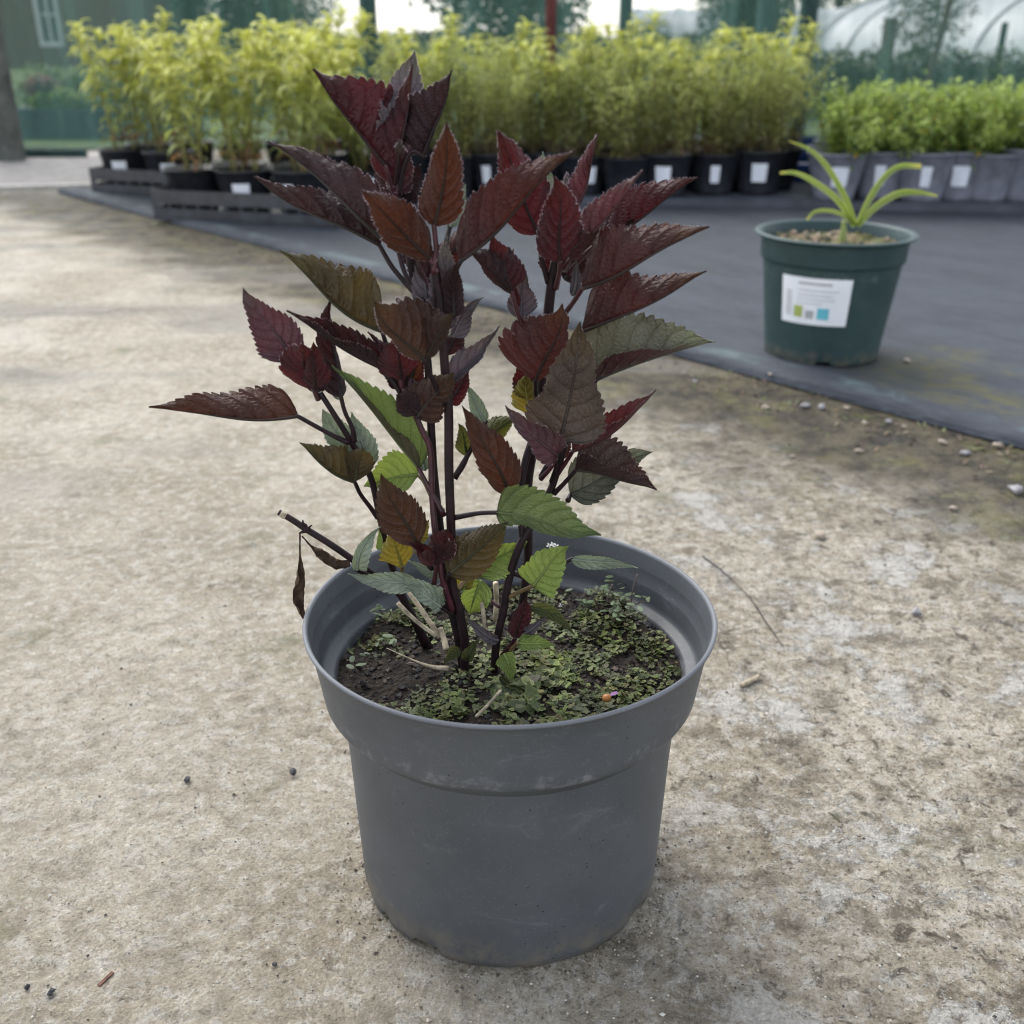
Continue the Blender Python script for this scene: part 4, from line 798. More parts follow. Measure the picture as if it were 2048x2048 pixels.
for i in range(1, nr2 + 1):
    for j in range(na2):
        r = .1035 * i / nr2; t = 6.283 * j / na2; V.append((r * math.cos(t), r * math.sin(t), .166 + .006 * noise.noise((r * math.cos(t) * 30, r * math.sin(t) * 30, 0))))
for j in range(na2): Fc.append((0, 1 + j, 1 + (j + 1) % na2))
for i in range(nr2 - 1):
    for j in range(na2): a_ = 1 + i * na2 + j; b_ = 1 + i * na2 + (j + 1) % na2; Fc.append((a_, a_ + na2, b_ + na2, b_))
t = NT('mossy_gravel'); c = t.co(); vv = t.voro(c, 70); base = t.mix(t.ramp(t.noise(c, 26, 5), .4, .62), (.085, .085, .022), (.17, .12, .075)); base = t.mix(t.ramp(t.noise(t.map(c, loc=(3, 3, 3)), 22, 4), .5, .62), base, (.07, .085, .045))
mesh('soil', V, Fc, t.done(t.prin(base, .8, .3, t.bump(vv, .8, .004))), gpn)
gv = MB()
for i in range(150):
    rr_ = .098 * math.sqrt(random.random()); t_ = random.random() * 6.283; s_ = random.uniform(.002, .006); g = random.choice([(.30, .20, .14), (.22, .17, .10), (.12, .12, .03), (.08, .10, .02), (.36, .28, .20), (.05, .045, .03)])
    P = np.array([(1, 0, 0), (-1, 0, 0), (0, 1, 0), (0, -1, 0), (0, 0, .7), (0, 0, -.5)]) * s_ * (1 + rng.uniform(-.35, .35, (6, 1))) + (rr_ * math.cos(t_), rr_ * math.sin(t_), .169)
    gv.add(P, [(0, 2, 4), (2, 1, 4), (1, 3, 4), (3, 0, 4), (2, 0, 5), (1, 2, 5), (3, 1, 5), (0, 3, 5)], g)
o = gv.build('gravel_and_moss', M['tint_dull'], gpn, False, True); o['kind'] = 'stuff'
def strap(pts, ws, parent, mat, off):
    P = smooth_path([at(x, y, GY + dy) for x, y, dy in pts], 8); m = len(P); ww = .56 * np.interp(np.linspace(0, 1, m), np.linspace(0, 1, len(ws)), ws); V = []; Fc = []; C = []
    for i in range(m):
        tg = P[min(i + 1, m - 1)] - P[max(i - 1, 0)]; tg /= np.linalg.norm(tg); cv = np.array([0, 0, CH]) - P[i]; cv /= np.linalg.norm(cv)
        sd = np.cross(tg, cv); sd /= np.linalg.norm(sd); nn_ = np.cross(sd, tg)
        for k, (q, hh) in enumerate(((-1, .35), (-.5, .0), (0, -.25), (.5, 0), (1, .35))):
            V.append(P[i] + sd * q * ww[i] + nn_ * hh * ww[i])
            u = i / (m - 1); g = np.array((.20, .28, .045)) * (1 - .25 * (abs(q) < .4)) ; g = g * (1 - u * .0) + np.array((.25, .16, .04)) * max(0, (u - .85) / .15) + (np.array((.20, .17, .07)) if abs(q) > .8 else 0)  # midline darkened: lengthwise shading painted into the leaf colour; yellower edges, browner tip
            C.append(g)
    for i in range(m - 1):
        for k in range(4): Fc.append((i * 5 + k, i * 5 + k + 1, (i + 1) * 5 + k + 1, (i + 1) * 5 + k))
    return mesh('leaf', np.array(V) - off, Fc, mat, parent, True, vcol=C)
go = np.array([GX, GY, GZ])
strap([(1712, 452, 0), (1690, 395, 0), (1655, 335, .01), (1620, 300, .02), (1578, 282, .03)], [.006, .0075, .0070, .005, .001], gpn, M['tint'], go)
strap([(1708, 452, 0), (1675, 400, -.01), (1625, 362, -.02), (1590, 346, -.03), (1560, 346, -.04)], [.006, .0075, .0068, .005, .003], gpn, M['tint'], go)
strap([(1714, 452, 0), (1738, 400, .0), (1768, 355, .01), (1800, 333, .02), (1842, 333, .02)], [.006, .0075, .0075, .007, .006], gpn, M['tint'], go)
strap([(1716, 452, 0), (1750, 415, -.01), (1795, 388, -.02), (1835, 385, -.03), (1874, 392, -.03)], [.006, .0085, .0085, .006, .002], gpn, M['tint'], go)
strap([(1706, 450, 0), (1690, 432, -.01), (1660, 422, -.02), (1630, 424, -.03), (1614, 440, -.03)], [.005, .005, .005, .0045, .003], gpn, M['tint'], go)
M['crowng'] = m_plain('pale_leaf_base', (.22, .27, .08), .5, .2)
V, Fc = tube([(.012, 0, .160), (.012, 0, .175), (.011, 0, .2)], [.007, .006, .003], 10); mesh('crown', V, Fc, M['crowng'], gpn)
# its label
def wrap(r0, r1, z0, z1, a0, a1, off=.0006, na=16, nz=4):
    V = []; Fc = []
    for i in range(nz + 1):
        for j in range(na + 1):
            z = z0 + (z1 - z0) * i / nz; r = r0 + (r1 - r0) * (z) / .145 + off; a_ = R_(a0 + (a1 - a0) * j / na); V.append((r * math.cos(a_), r * math.sin(a_), z))
    for i in range(nz):
        for j in range(na): k = i * (na + 1) + j; Fc.append((k, k + 1, k + na + 2, k + na + 1))
    return V, Fc
def gr(z): return np.interp(z, [.018, .05, .12, .146], [.0870, .0905, .0985, .1012])
def lab(z0, z1, a0, a1, off):
    V, Fc = wrap(0, 0, z0, z1, a0, a1, 0); V = [(v[0], v[1], v[2]) for v in V]; out = []
    n_ = len(V); na_ = 16
    for i in range(5):
        for j in range(na_ + 1):
            z = z0 + (z1 - z0) * i / 4; a_ = R_(a0 + (a1 - a0) * j / na_); r = gr(z) + off; out.append((r * math.cos(a_), r * math.sin(a_), z))
    return out, Fc
lm = mesh('plant_label', *lab(.063, .132, 212, 272, .0008), m_plain('white_label', (.78, .80, .84), .35, .05, 30), gpn)
M['lgrey'] = m_plain('label_grey_print', (.38, .39, .41), .5, .1); M['lgreen'] = m_plain('label_green_print', (.38, .45, .12), .5, .1); M['lblue'] = m_plain('label_blue_print', (.12, .45, .55), .5, .1)
mb = MB()
for k in range(9): mb.add(*lab(.075 + k * .0042, .0768 + k * .0042, 217, 222.5, .0012))
for (z, a0, a1) in ((.122, 228, 256), (.113, 228, 262), (.106, 228, 258), (.1, 228, 260), (.094, 228, 250)): mb.add(*lab(z, z + (.0035 if z > .12 else .0012), a0, a1, .0012))
mb.add(*lab(.072, .084, 236, 243, .0012))
mb.build('print', M['lgrey'], lm)
mesh('green_square', *lab(.073, .090, 225, 233, .0012), M['lgreen'], lm); mesh('blue_square', *lab(.072, .089, 246, 256, .0012), M['lblue'], lm)

# ------------------------------------------------------------------ background crops in pots
M['bpot'] = m_plain('black_plastic', (.018, .020, .026), .4, .35, 30, .5)
M['gpot2'] = m_plain('mid_grey_plastic', (.19, .20, .24), .45, .2, 30, .5)
M['wlabel'] = m_plain('white_tag', (.75, .78, .85), .4, .06, 40)
M['bsoil'] = m_plain('brown_compost', (.07, .045, .03), .9, .5, 60, .2, .8)
def lance(mb, p, dv, L, W, g, droop=.4):
    dv = dv / np.linalg.norm(dv); sd = np.cross(dv, (0, 0, 1)); nn_ = np.linalg.norm(sd); sd = sd / nn_ if nn_ > 1e-4 else np.array([1, 0, 0]); up = np.cross(sd, dv)
    C = [p, p + dv * L * .35 + up * L * .04, p + dv * L * .7 - np.array([0, 0, L * droop * .2]), p + dv * L * .95 - np.array([0, 0, L * droop * .6])]
    ww = [W * .3, W, W * .7]; V = []
    for i in range(3): V += [C[i] + sd * ww[i] + up * W * .3, C[i], C[i] - sd * ww[i] + up * W * .3]
    V.append(C[3]); mb.add(V, [(0, 1, 4, 3), (1, 2, 5, 4), (3, 4, 7, 6), (4, 5, 8, 7), (6, 7, 9), (7, 8, 9)], g)
def nursery_pot(name_parent, r0, r1, h, mat, square=False, label=True, la=-90, lw=.05):
    prof = [(r0 * .8, .002), (r0, 0), (r0 * 1.02, h * .1), (r1 * .93, h * .8), (r1 * .955, h * .81), (r1 * .97, h * .96), (r1 * 1.02, h * .965), (r1 * 1.02, h), (r1 * .97, h), (r1 * .92, h * .9), (r1 * .5, h * .9)]
    V, Fc = lathe(prof, 32); mesh('pot', V, Fc, mat, name_parent)
    V, Fc = lathe([(r1 * .93, h * .9), (r1 * .5, h * .93), (.002, h * .94)], 20); mesh('soil', V, Fc, M['bsoil'], name_parent)
    if label:
        V = []; Fc = []
        for i in range(2):
            for j in range(9):
                z = h * (.32 + .42 * i); r = r0 + (r1 * .93 - r0) * z / (h * .8) + .0016; a_ = R_(la) + (j / 8 - .5) * lw / r1; V.append((r * math.cos(a_), r * math.sin(a_), z))
        for j in range(8): Fc.append((j, j + 1, j + 10, j + 9))
        mesh('plant_label', V, Fc, M['wlabel'], name_parent)
def crop_plant(kind, seed, la=-90, label=True, lw=.05):
    random.seed(seed); root = empty('potted_plant')
    H0 = .125
    if kind == 'grey': nursery_pot(root, .054, .082, .130, M['gpot2'], label=label, la=la, lw=lw); H0 = .119
    else: nursery_pot(root, .058, .079, .118, M['bpot'], label=label, la=la, lw=lw); H0 = .108
    if kind == 'yellow':
        for i in range(7):
            a_ = random.random() * 6.283; r = random.uniform(.005, .055); b = np.array([r * math.cos(a_), r * math.sin(a_), H0]); H = random.uniform(.25, .37)
            lean = np.array([math.cos(a_), math.sin(a_), 0]) * random.uniform(.01, .13)
            P = [b, b + lean * .3 + (0, 0, H * .5), b + lean + (0, 0, H)]; V, Fc = tube(P, [.0028, .0022, .0012], 5, 6)
            cz = (V[:, 2] - H0) / H; C = np.array([(.30, .28, .10)]) * (1 - cz[:, None]) + np.array([(.38, .42, .10)]) * cz[:, None]
            me = MB(); me.add(V, Fc, C); st = me.build('stem', M['tint'], root, True, True)
            fo = MB(); k = 0; z = .04
            while z < H:
                u = z / H; c = np.array(P[0]) * (1 - u) ** 2 + 2 * u * (1 - u) * np.array(P[1]) + u * u * np.array(P[2]); c = smooth_path(P, 10)[min(20, int(u * 20))]
                bright = np.clip((u - .25) / .6, 0, 1)
                for q in range(2 if u < .75 else 4):
                    k += 1; an = k * 2.4 + random.random(); L = random.uniform(.045, .075) * (.72 + .45 * math.sin(u * 2.6)); el = random.uniform(.0, .7) if u < .85 else random.uniform(.4, 1.1)
                    if u < .22: g = random.choice([(.28, .13, .06), (.30, .20, .08), (.20, .22, .06)]); 
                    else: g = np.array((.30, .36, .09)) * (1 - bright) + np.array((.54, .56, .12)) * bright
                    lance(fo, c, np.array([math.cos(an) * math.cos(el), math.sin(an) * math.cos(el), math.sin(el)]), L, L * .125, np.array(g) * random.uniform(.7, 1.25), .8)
                z += random.uniform(.026, .040) if u < .55 else random.uniform(.017, .027)
            fo.build('foliage', M['tint'], st, True, True)
    elif kind == 'bushy':
        for i in range(13):
            a_ = random.random() * 6.283; r = random.uniform(.0, .055); b = np.array([r * math.cos(a_), r * math.sin(a_), H0]); H = random.uniform(.19, .33)
            lean = np.array([math.cos(a_), math.sin(a_), 0]) * random.uniform(.0, .12)
            P = [b, b + lean * .4 + (0, 0, H * .5), b + lean + (0, 0, H)]; V, Fc = tube(P, [.0016, .0008], 4, 5)
            me = MB(); me.add(V, Fc, (.14, .11, .05)); st = me.build('stem', M['tint_dull'], root, True, True); sp = smooth_path(P, 10)
            fo = MB()
            for q in range(125):
                u = random.random() ** .95; c = sp[min(20, int(u * 20))] + rng.normal(0, .013, 3); an = random.random() * 6.283; el = random.uniform(-.2, 1.1); L = random.uniform(.014, .026)
                if u < .14: g = random.choice([(.24, .15, .09), (.20, .15, .08), (.28, .24, .10)])
                else:
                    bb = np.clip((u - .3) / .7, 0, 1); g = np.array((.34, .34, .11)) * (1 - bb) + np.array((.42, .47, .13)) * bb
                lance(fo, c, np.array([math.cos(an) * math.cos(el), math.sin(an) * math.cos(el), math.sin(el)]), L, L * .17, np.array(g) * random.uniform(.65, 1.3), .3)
            fo.build('foliage', M['tint'], st, True, True)
    else:
        for i in range(12):
            a_ = random.random() * 6.283; r = random.uniform(.0, .07); b = np.array([r * math.cos(a_), r * math.sin(a_), H0]); H = random.uniform(.05, .19)
            lean = np.array([math.cos(a_), math.sin(a_), 0]) * random.uniform(.0, .10)
            P = [b, b + lean * .4 + (0, 0, H * .5), b + lean + (0, 0, H)]; V, Fc = tube(P, [.0016, .0008], 4, 5)
            me = MB(); me.add(V, Fc, (.12, .17, .04)); st = me.build('stem', M['tint'], root, True, True); sp = smooth_path(P, 10)
            fo = MB()
            for q in range(75):
                u = random.random() ** .8; c = sp[min(20, int(u * 20))] + rng.normal(0, .009, 3); an = random.random() * 6.283; el = random.uniform(-.5, 1.1); L = random.uniform(.014, .028)
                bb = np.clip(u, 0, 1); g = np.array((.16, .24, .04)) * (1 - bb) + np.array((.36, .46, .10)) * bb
                if random.random() < .03: g = np.array((.40, .30, .04))
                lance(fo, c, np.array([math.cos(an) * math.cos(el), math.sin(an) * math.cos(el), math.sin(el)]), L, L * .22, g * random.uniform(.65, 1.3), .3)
            fo.build('foliage', M['tint'], st, True, True)
    return root
protos = {k: [crop_plant(k, 11 + i * 7 + j, la, lb_, lw) for i, (la, lb_, lw) in enumerate(((-90, True, .05), (-105, True, .03), (-90, False, .05)))] for j, k in enumerate(('yellow', 'bushy', 'grey'))}
used = {}
def place(kind, var, x, y, z, label, group, s=1.0):
    pxx = 1024 + F * x / (y * CP + (CH - z) * SP); zs = .62 if 690 < pxx < 792 else (1.04 if pxx < 690 else 1.0)
    p = protos[kind][var]
    if (kind, var) not in used: used[(kind, var)] = 1; o = p
    else: o = copy_tree(p)
    o.location = (x, y, z); random.seed(int(abs(x * 1000) + y * 77)); o.rotation_euler = (0, 0, random.uniform(-.25, .25)); o.scale = (s, s, s * random.uniform(.94, 1.07) * zs)
    return tag(o, label, 'potted plant', group)
def ordn(i): return ['leftmost', 'second', 'third', 'fourth', 'fifth', 'sixth', 'seventh', 'eighth', 'ninth', 'tenth', 'eleventh', 'twelfth'][i]
# carry trays on the left
M['tray'] = m_plain('black_tray_plastic', (.035, .038, .048), .35, .35, 30, .6)
def tray(p, ang, L, D, label):
    r = empty('carry_tray', (p[0], p[1], .012), ang); mb = MB(); h = .078
    mb.add(*box(0, 0, 0, L, D, .006)); rb = mb.build('base', M['tray'], r, False)
    for sd in range(4):                                    # each side one pierced panel
        ln = L if sd < 2 else D; k = int(ln / .045) * 2 + 1; V = []; Fc = []
        zs = [.006, .030, h - .036, h]
        for zz in zs:
            for i in range(k + 1):
                u = ln * i / k + (.008 if 0 < i < k else 0) * (1 if i % 2 == 0 else -1); V.append({0: (u, 0, zz), 1: (u, D, zz), 2: (0, u, zz), 3: (L, u, zz)}[sd])
        for a_ in range(3):
            for i in range(k):
                if a_ == 1 and i % 2: continue
                q = a_ * (k + 1) + i; Fc.append((q, q + 1, q + k + 2, q + k + 1))
        o = mesh('side_panel', V, Fc, M['tray'], r, False); sm_ = o.modifiers.new('thickness', 'SOLIDIFY'); sm_.thickness = .004; sm_.offset = 0
    return tag(r, label, 'plant tray', 'black carry trays under the yellow plants')
t1 = gp(186, 386, .012); tray(t1, R_(-20), .34, .27, 'black open sided carry tray farthest left, under yellow leaved plants')
t2 = gp(305, 440, .012); t2[1] += 0; tray(t2 + (0, .02, 0), R_(-16), .20 + .34, .30, 'black open sided carry tray in front, right of the farthest left tray')
def on(tp, ang, lx, ly, z=.02): return tp[0] + lx * math.cos(ang) - ly * math.sin(ang), tp[1] + lx * math.sin(ang) + ly * math.cos(ang), z
A1, A2 = R_(-20), R_(-16)
lst = [(t1, A1, .08, .08, 0), (t1, A1, .25, .08, 0), (t1, A1, .09, .20, 2)]
for i, (tp, an, lx, ly, v) in enumerate(lst): place('yellow', v, *on(tp, an, lx, ly), ['black pot of yellow green plant, left end of the farthest left tray', 'black pot of yellow green plant, right end of the farthest left tray', 'black pot of yellow green plant at the back of the farthest left tray'][i], 'tall yellow green plants in black pots')
for i, (lx, ly, v) in enumerate([(.08, .09, 2), (.24, .085, 0), (.41, .09, 1)]): place('yellow', v, *on(t2 + (0, .02, 0), A2, lx, ly), ['black pot of yellow green plant at the left end of the front carry tray', 'black pot of yellow green plant in the middle of the front carry tray', 'black pot of yellow green plant at the right end of the front carry tray'][i], 'tall yellow green plants in black pots')
for i, (lx, ly, v) in enumerate([(.15, .22, 2), (.34, .22, 2)]): place('yellow', v, *on(t2 + (0, .02, 0), A2, lx, ly), f'black pot of yellow green plant at the back {"left" if i == 0 else "right"} of the front carry tray', 'tall yellow green plants in black pots')
# rows behind the trays on the fabric, left block
for i, px_ in enumerate((350, 450, 550, 640)):
    p = gp(px_, 368 - i * 1, 0.02); place('yellow', 2, p[0], p[1] + .25, .012, f'tall yellow green potted plant, {ordn(i)} from left in the row behind the carry trays', 'tall yellow green plants behind the carry trays')
# front row on the ledge
row = [(650, 1, 'yellow', 400), (735, 0, 'yellow', 398), (822, 2, 'bushy', 396), (905, 0, 'bushy', 398), (992, 1, 'bushy', 398), (1085, 0, 'bushy', 392), (1165, 0, 'bushy', 396), (1252, 2, 'bushy', 400), (1330, 0, 'bushy', 400), (1425, 1, 'bushy', 396), (1515, 0, 'bushy', 396)]
for i, (px_, v, kd, yy) in enumerate(row):
    p = gp(px_, yy - 8, LEDGE); nm = 'yellow green upright plant' if kd == 'yellow' else 'bushy olive green plant'
    place(kd, v, p[0], p[1] + .02, LEDGE, f'black pot of {nm}, {ordn(i)} from left in the front row', 'black pots in the front row of the long bed')
for rr in range(1, 4):
    for i in range(11):
        px_ = 640 + i * 86 + (44 if rr % 2 else 6); p = gp(px_, 390, LEDGE); Yp = p[1] + .17 * rr + random.uniform(-.02, .02)
        if rr == 3 and i % 2: continue
        if (rr == 1 and i == 10): pass
        kd = 'yellow' if (i + rr) % 3 == 0 or i < 2 or (rr == 3 and i % 4 < 3) else 'bushy'
        q = at(px_, 390, Yp); place(kd, 2, q[0] * 1.0, Yp, LEDGE, f'{"yellow green" if kd == "yellow" else "olive green"} potted plant, {ordn(i)} from left in {["second", "third", "back"][rr - 1]} row behind black pots', f'{"tall yellow green" if kd == "yellow" else "bushy olive green"} plants behind the front row')
# grey pots, right
gx = [(1665, 0, 402), (1752, 1, 400), (1838, 1, 404), (1905, 0, 402), (1965, 2, 404), (2035, 2, 404), (2110, 2, 406)]
for i, (px_, v, yy) in enumerate(gx):
    p = gp(px_, yy - 4, LEDGE); place('grey', v, p[0], p[1] + .0, LEDGE, f'grey pot of low green plant, {ordn(i)} from left in the front row of grey pots', 'grey pots of low green plants', 1.06)
for rr in (1, 2):
    for i in range(7):
        px_ = 1650 + i * 78 + rr * 10; p = gp(px_, 398, LEDGE); Yp = p[1] + .16 * rr; q = at(px_, 398, Yp); place('grey', 2, q[0], Yp, LEDGE, f'low green plant in grey pot, {ordn(i)} from left in {["middle", "back"][rr - 1]} row at right', 'low green plants behind the grey front row', 1.06)
# blue crate behind between the two crops
q = at(1600, 300, 3.55); r = empty('blue_crate', (q[0] - .02, q[1], LEDGE)); M['blue'] = m_plain('blue_plastic', (.02, .06, .20), .4, .2, 30)
mb = MB(); L, D, H = .20, .16, .13
for (x0, y0, x1, y1) in ((0, 0, L, .006), (0, D - .006, L, D), (0, .006, .006, D - .006), (L - .006, .006, L, D - .006)):
    mb.add(*box(x0, y0, 0, x1, y1, .04)); mb.add(*box(x0, y0, .06, x1, y1, .09)); mb.add(*box(x0, y0, .105, x1, y1, H))
    mb.add(*box(x0 + .001, y0 + .001, .04, min(x1, x0 + .02), min(y1, y0 + .02) - .001, .06)); 
mb.build('side_walls', M['blue'], r, False); mb = MB(); mb.add(*box(.006, .006, .001, L - .006, D - .006, .005)); mb.build('base', M['blue'], r, False)
tag(r, 'blue plastic crate standing between the black pots and the grey pots', 'crate')

# ------------------------------------------------------------------ windbreak fence
FY = 4.75
def m_net():
    t = NT('green_windbreak_netting'); c = t.co()
    wx = t.n('TexWave', bands_direction='X'); t.l(c, wx.inputs[0]); wx.inputs['Scale'].default_value = 26; wx.inputs['Distortion'].default_value = .4
    wz = t.n('TexWave', bands_direction='Z'); t.l(c, wz.inputs[0]); wz.inputs['Scale'].default_value = 40
    thr = t.math('MAXIMUM', t.math('GREATER_THAN', wx.outputs[1], .74), t.math('GREATER_THAN', wz.outputs[1], .86))
    fold = t.noise(t.map(c, (9, 1, .6)), 1.6, 4)
    cov = t.math('ADD', t.math('MULTIPLY', thr, .30), t.math('MULTIPLY', t.ramp(fold, .35, .7), .22), clamp=True)
    cov = t.math('ADD', cov, .20, clamp=True)
    colr = t.mix(t.ramp(fold, .3, .7), (.045, .105, .088), (.085, .165, .14))
    p = t.prin(colr, .6, .3); tl = t.n('BsdfTranslucent'); t.put(tl.inputs[0], (.10, .21, .18)); m1 = t.n('MixShader'); m1.inputs[0].default_value = .3; t.l(p, m1.inputs[1]); t.l(tl.outputs[0], m1.inputs[2])
    tr = t.n('BsdfTransparent'); ms = t.n('MixShader'); t.l(cov, ms.inputs[0]); t.l(tr.outputs[0], ms.inputs[1]); t.l(m1.outputs[0], ms.inputs[2])
    return t.done(ms.outputs[0])
M['net'] = m_net()
M['post'] = m_plain('weathered_grey_post', (.10, .105, .095), .8, .35, 14, .2, .5); M['postg'] = m_plain('dark_green_post', (.025, .055, .05), .7, .3, 14, .3, .4); M['postr'] = m_plain('dark_red_post', (.10, .025, .022), .7, .3, 14, .3, .4); M['postb'] = m_plain('brown_post', (.085, .055, .04), .8, .3, 14, .2, .5)
fence = tag(empty('windbreak_fence', (0, FY, 0)), 'green windbreak netting fence stretched behind the nursery crops', 'fence')
V = []; Fc = []; nx = 120
for i in range(nx + 1):
    x = -4.5 + 9.0 * i / nx
    for z in (.03, .5, 1.0, 1.9): V.append((x, .02 * noise.noise((x * 5, z, 0)) + .01 * noise.noise((x * 17, 0, z)), z))
for i in range(nx):
    for j in range(3): Fc.append((i * 4 + j, (i + 1) * 4 + j, (i + 1) * 4 + j + 1, i * 4 + j + 1))
mesh('netting', V, Fc, M['net'], fence)
def post(px0, px1, Y, z1, mat, parent=None, z0=0.0, name='post', lean=0.0, label=None):
    a_ = at(px0, 88, Y); b_ = at(px1, 88, Y); wd_ = b_[0] - a_[0]; cx = (a_[0] + b_[0]) / 2
    V = []; Fc = []; n_ = 10; rings = [(1, 0), (1, .3), (.98, .7), (1, .98), (.93, 1)]
    for (k, u) in rings:
        for j in range(n_):
            t = 6.283 * j / n_; V.append((lean * u + wd_ / 2 * k * math.cos(t) * (1 + .05 * noise.noise((j, u * 4, cx))), wd_ / 2 * k * math.sin(t), z0 + (z1 - z0) * u))
    for i in range(len(rings) - 1):
        for j in range(n_): Fc.append((i * n_ + j, i * n_ + (j + 1) % n_, (i + 1) * n_ + (j + 1) % n_, (i + 1) * n_ + j))
    Fc.append(tuple((len(rings) - 1) * n_ + j for j in range(n_)))
    o = mesh(name, V, Fc, mat, parent)
    if parent is not None: o.location = Vector((cx, Y, 0)) - parent.location
    else: o.location = (cx, Y, 0)
    if label: tag(o, label, 'post')
    return o
post(-52, 8, FY - .18, 1.9, M['post'], fence); post(722, 756, FY + .04, 1.9, M['postg'], fence); post(1592, 1630, FY + .04, 1.9, M['postg'], fence)
post(1236, 1262, FY + .3, 1.9, M['postg'], None, name='fence_post', label='slim dark green post behind the middle of the crops')
post(1090, 1112, FY - .06, 1.9, M['postr'], None, name='fence_post', label='dark red post rising behind the middle of the crops')
post(1510, 1545, FY + 1.2, 1.9, M['postg'], None, name='fence_post', label='pale green post left of the thick dark post beyond the crops')
post(1762, 1790, 8.0, .62, M['postb'], None, name='fence_post', label='short brown stump post beyond the netting at right')
post(1852, 1866, 7.0, 2.0, M['postb'], None, name='fence_post', lean=.25, label='thin leaning brown pole beyond the netting at right')
post(1996, 2010, 8.5, .60, M['postg'], None, name='fence_post', label='thin green post beyond the netting at far right')
# low green board along the foot of the netting
mb = MB(); mb.add(*box(-4.3, -.06, 0, -1.85, -.03, .035)); o = mb.build('foot_board', M['postg'], fence, False)

# ------------------------------------------------------------------ beyond the fence
def bush(name, c, rad, n_, L, cols, mat, label, cat, group=None, trunk=None, density_low=True, stems=False):
    root = empty(name, (c[0], c[1], 0)); mb = MB(); cz = c[2]
    for i in range(n_):
        v = rng.normal(0, 1, 3); v /= np.linalg.norm(v); rr = rng.random() ** .45
        lump = 1 + .28 * noise.noise(Vector(v * 2.1) + Vector((c[0], c[1], 0))) + .16 * noise.noise(Vector(v * 5.0) + Vector((c[1], 0, c[0])))
        if noise.noise(Vector(v * 3.2) + Vector((0, c[0], 7))) > .34 and rr > .6: continue
        p = v * rr * lump * np.array(rad); p[2] += cz
        if p[2] < .02: p[2] = abs(p[2]) * .3 + .02
        a_ = rng.random() * 6.283; el = rng.uniform(-.6, .8)
        g = np.array(cols[rng.integers(len(cols))]) * rng.uniform(.6, 1.4)
        lance(mb, p, np.array([math.cos(a_) * math.cos(el), math.sin(a_) * math.cos(el), math.sin(el)]), L * rng.uniform(.6, 1.3), L * .28, g, .4)
    mb.build('crown' if trunk else 'foliage', mat, root, True, True)
    if trunk:
        r_, h_ = trunk; mbt = MB(); V, Fc = tube([(0, 0, 0), (.05 * h_, 0, h_ * .5), (0, .05, h_)], [r_, r_ * .7, r_ * .4], 8); mbt.add(V, Fc)
        for q in range(5):
            a_ = q * 1.3; V, Fc = tube([(0.03 * h_, 0, h_ * (.5 + .08 * q)), (math.cos(a_) * rad[0] * .3, math.sin(a_) * rad[1] * .3, h_ * .9), (math.cos(a_) * rad[0] * .6, math.sin(a_) * rad[1] * .6, h_ * 1.25)], [r_ * .4, r_ * .1], 6); mbt.add(V, Fc)
        mbt.build('trunk', M['postb'], root)
    else:
        mbt = MB()
        for q in range(4):
            a_ = q * 1.7; V, Fc = tube([(0, 0, 0), (math.cos(a_) * rad[0] * .2, math.sin(a_) * rad[1] * .2, cz * .6), (math.cos(a_) * rad[0] * .4, math.sin(a_) * rad[1] * .4, cz)], [.02 * rad[2] + .003, .004], 5); mbt.add(V, Fc)
        mbt.build('stems', M['postb'], root)
    return tag(root, label, cat, group)
G1 = [(.045, .075, .02), (.06, .10, .025), (.035, .06, .018), (.08, .12, .03)]
G2 = [(.10, .16, .03), (.13, .20, .04), (.07, .12, .025)]
def wx(px_, Y): return at(px_, 88, Y)[0]
TG = 'trees standing beyond the fence'
bush('tree', (wx(340, 30), 30, 2.4), (3.3, 2.5, 2.9), 15000, .26, G1, M['tint_dull'], 'large dark green tree behind the netting on the left, next to the brick building', 'tree', TG, (.18, 2.2))
bush('tree', (wx(560, 34), 34, 1.4), (1.9, 1.6, 1.5), 5000, .2, G1, M['tint_dull'], 'rounded dark tree at the right flank of the large left tree', 'tree', TG, (.12, 1.2))
bush('tree', (wx(1015, 30), 30, 2.6), (2.6, 2.2, 2.6), 15000, .26, G1, M['tint_dull'], 'dark green tree in the middle between two gaps of bright sky', 'tree', TG, (.18, 2.2))
bush('tree', (wx(1490, 26), 26, 2.4), (1.35, 1.6, 2.2), 12000, .2, G1, M['tint_dull'], 'dark green tree right of the right hand sky gap', 'tree', TG, (.16, 2.0))
bush('tree', (wx(1660, 60), 60, 4.7), (5.5, 3, 2.9), 6000, .35, G1, M['tint_dull'], 'tree crown showing above the white polytunnel', 'tree', TG, (.3, 4.2))
for i, (px_, Y, h, ww) in enumerate(((690, 20, .52, .8), (830, 22, .5, .8), (1300, 20, .80, .45), (1215, 22, .5, .7), (1390, 18, .6, .5))):
    bush('shrub', (wx(px_, Y), Y, h * .45), (ww, .6, h * .6), 1800, .09, G1, M['tint_dull'], ['low shrub under the left sky gap', 'low shrub at the foot of the middle tree, left side', 'rounded shrub standing up into the right sky gap', 'low shrub at the foot of the middle tree, right side', 'low shrub left of the tree by the polytunnel'][i] + ' beyond the netting', 'shrub', 'shrubs beyond the netting')
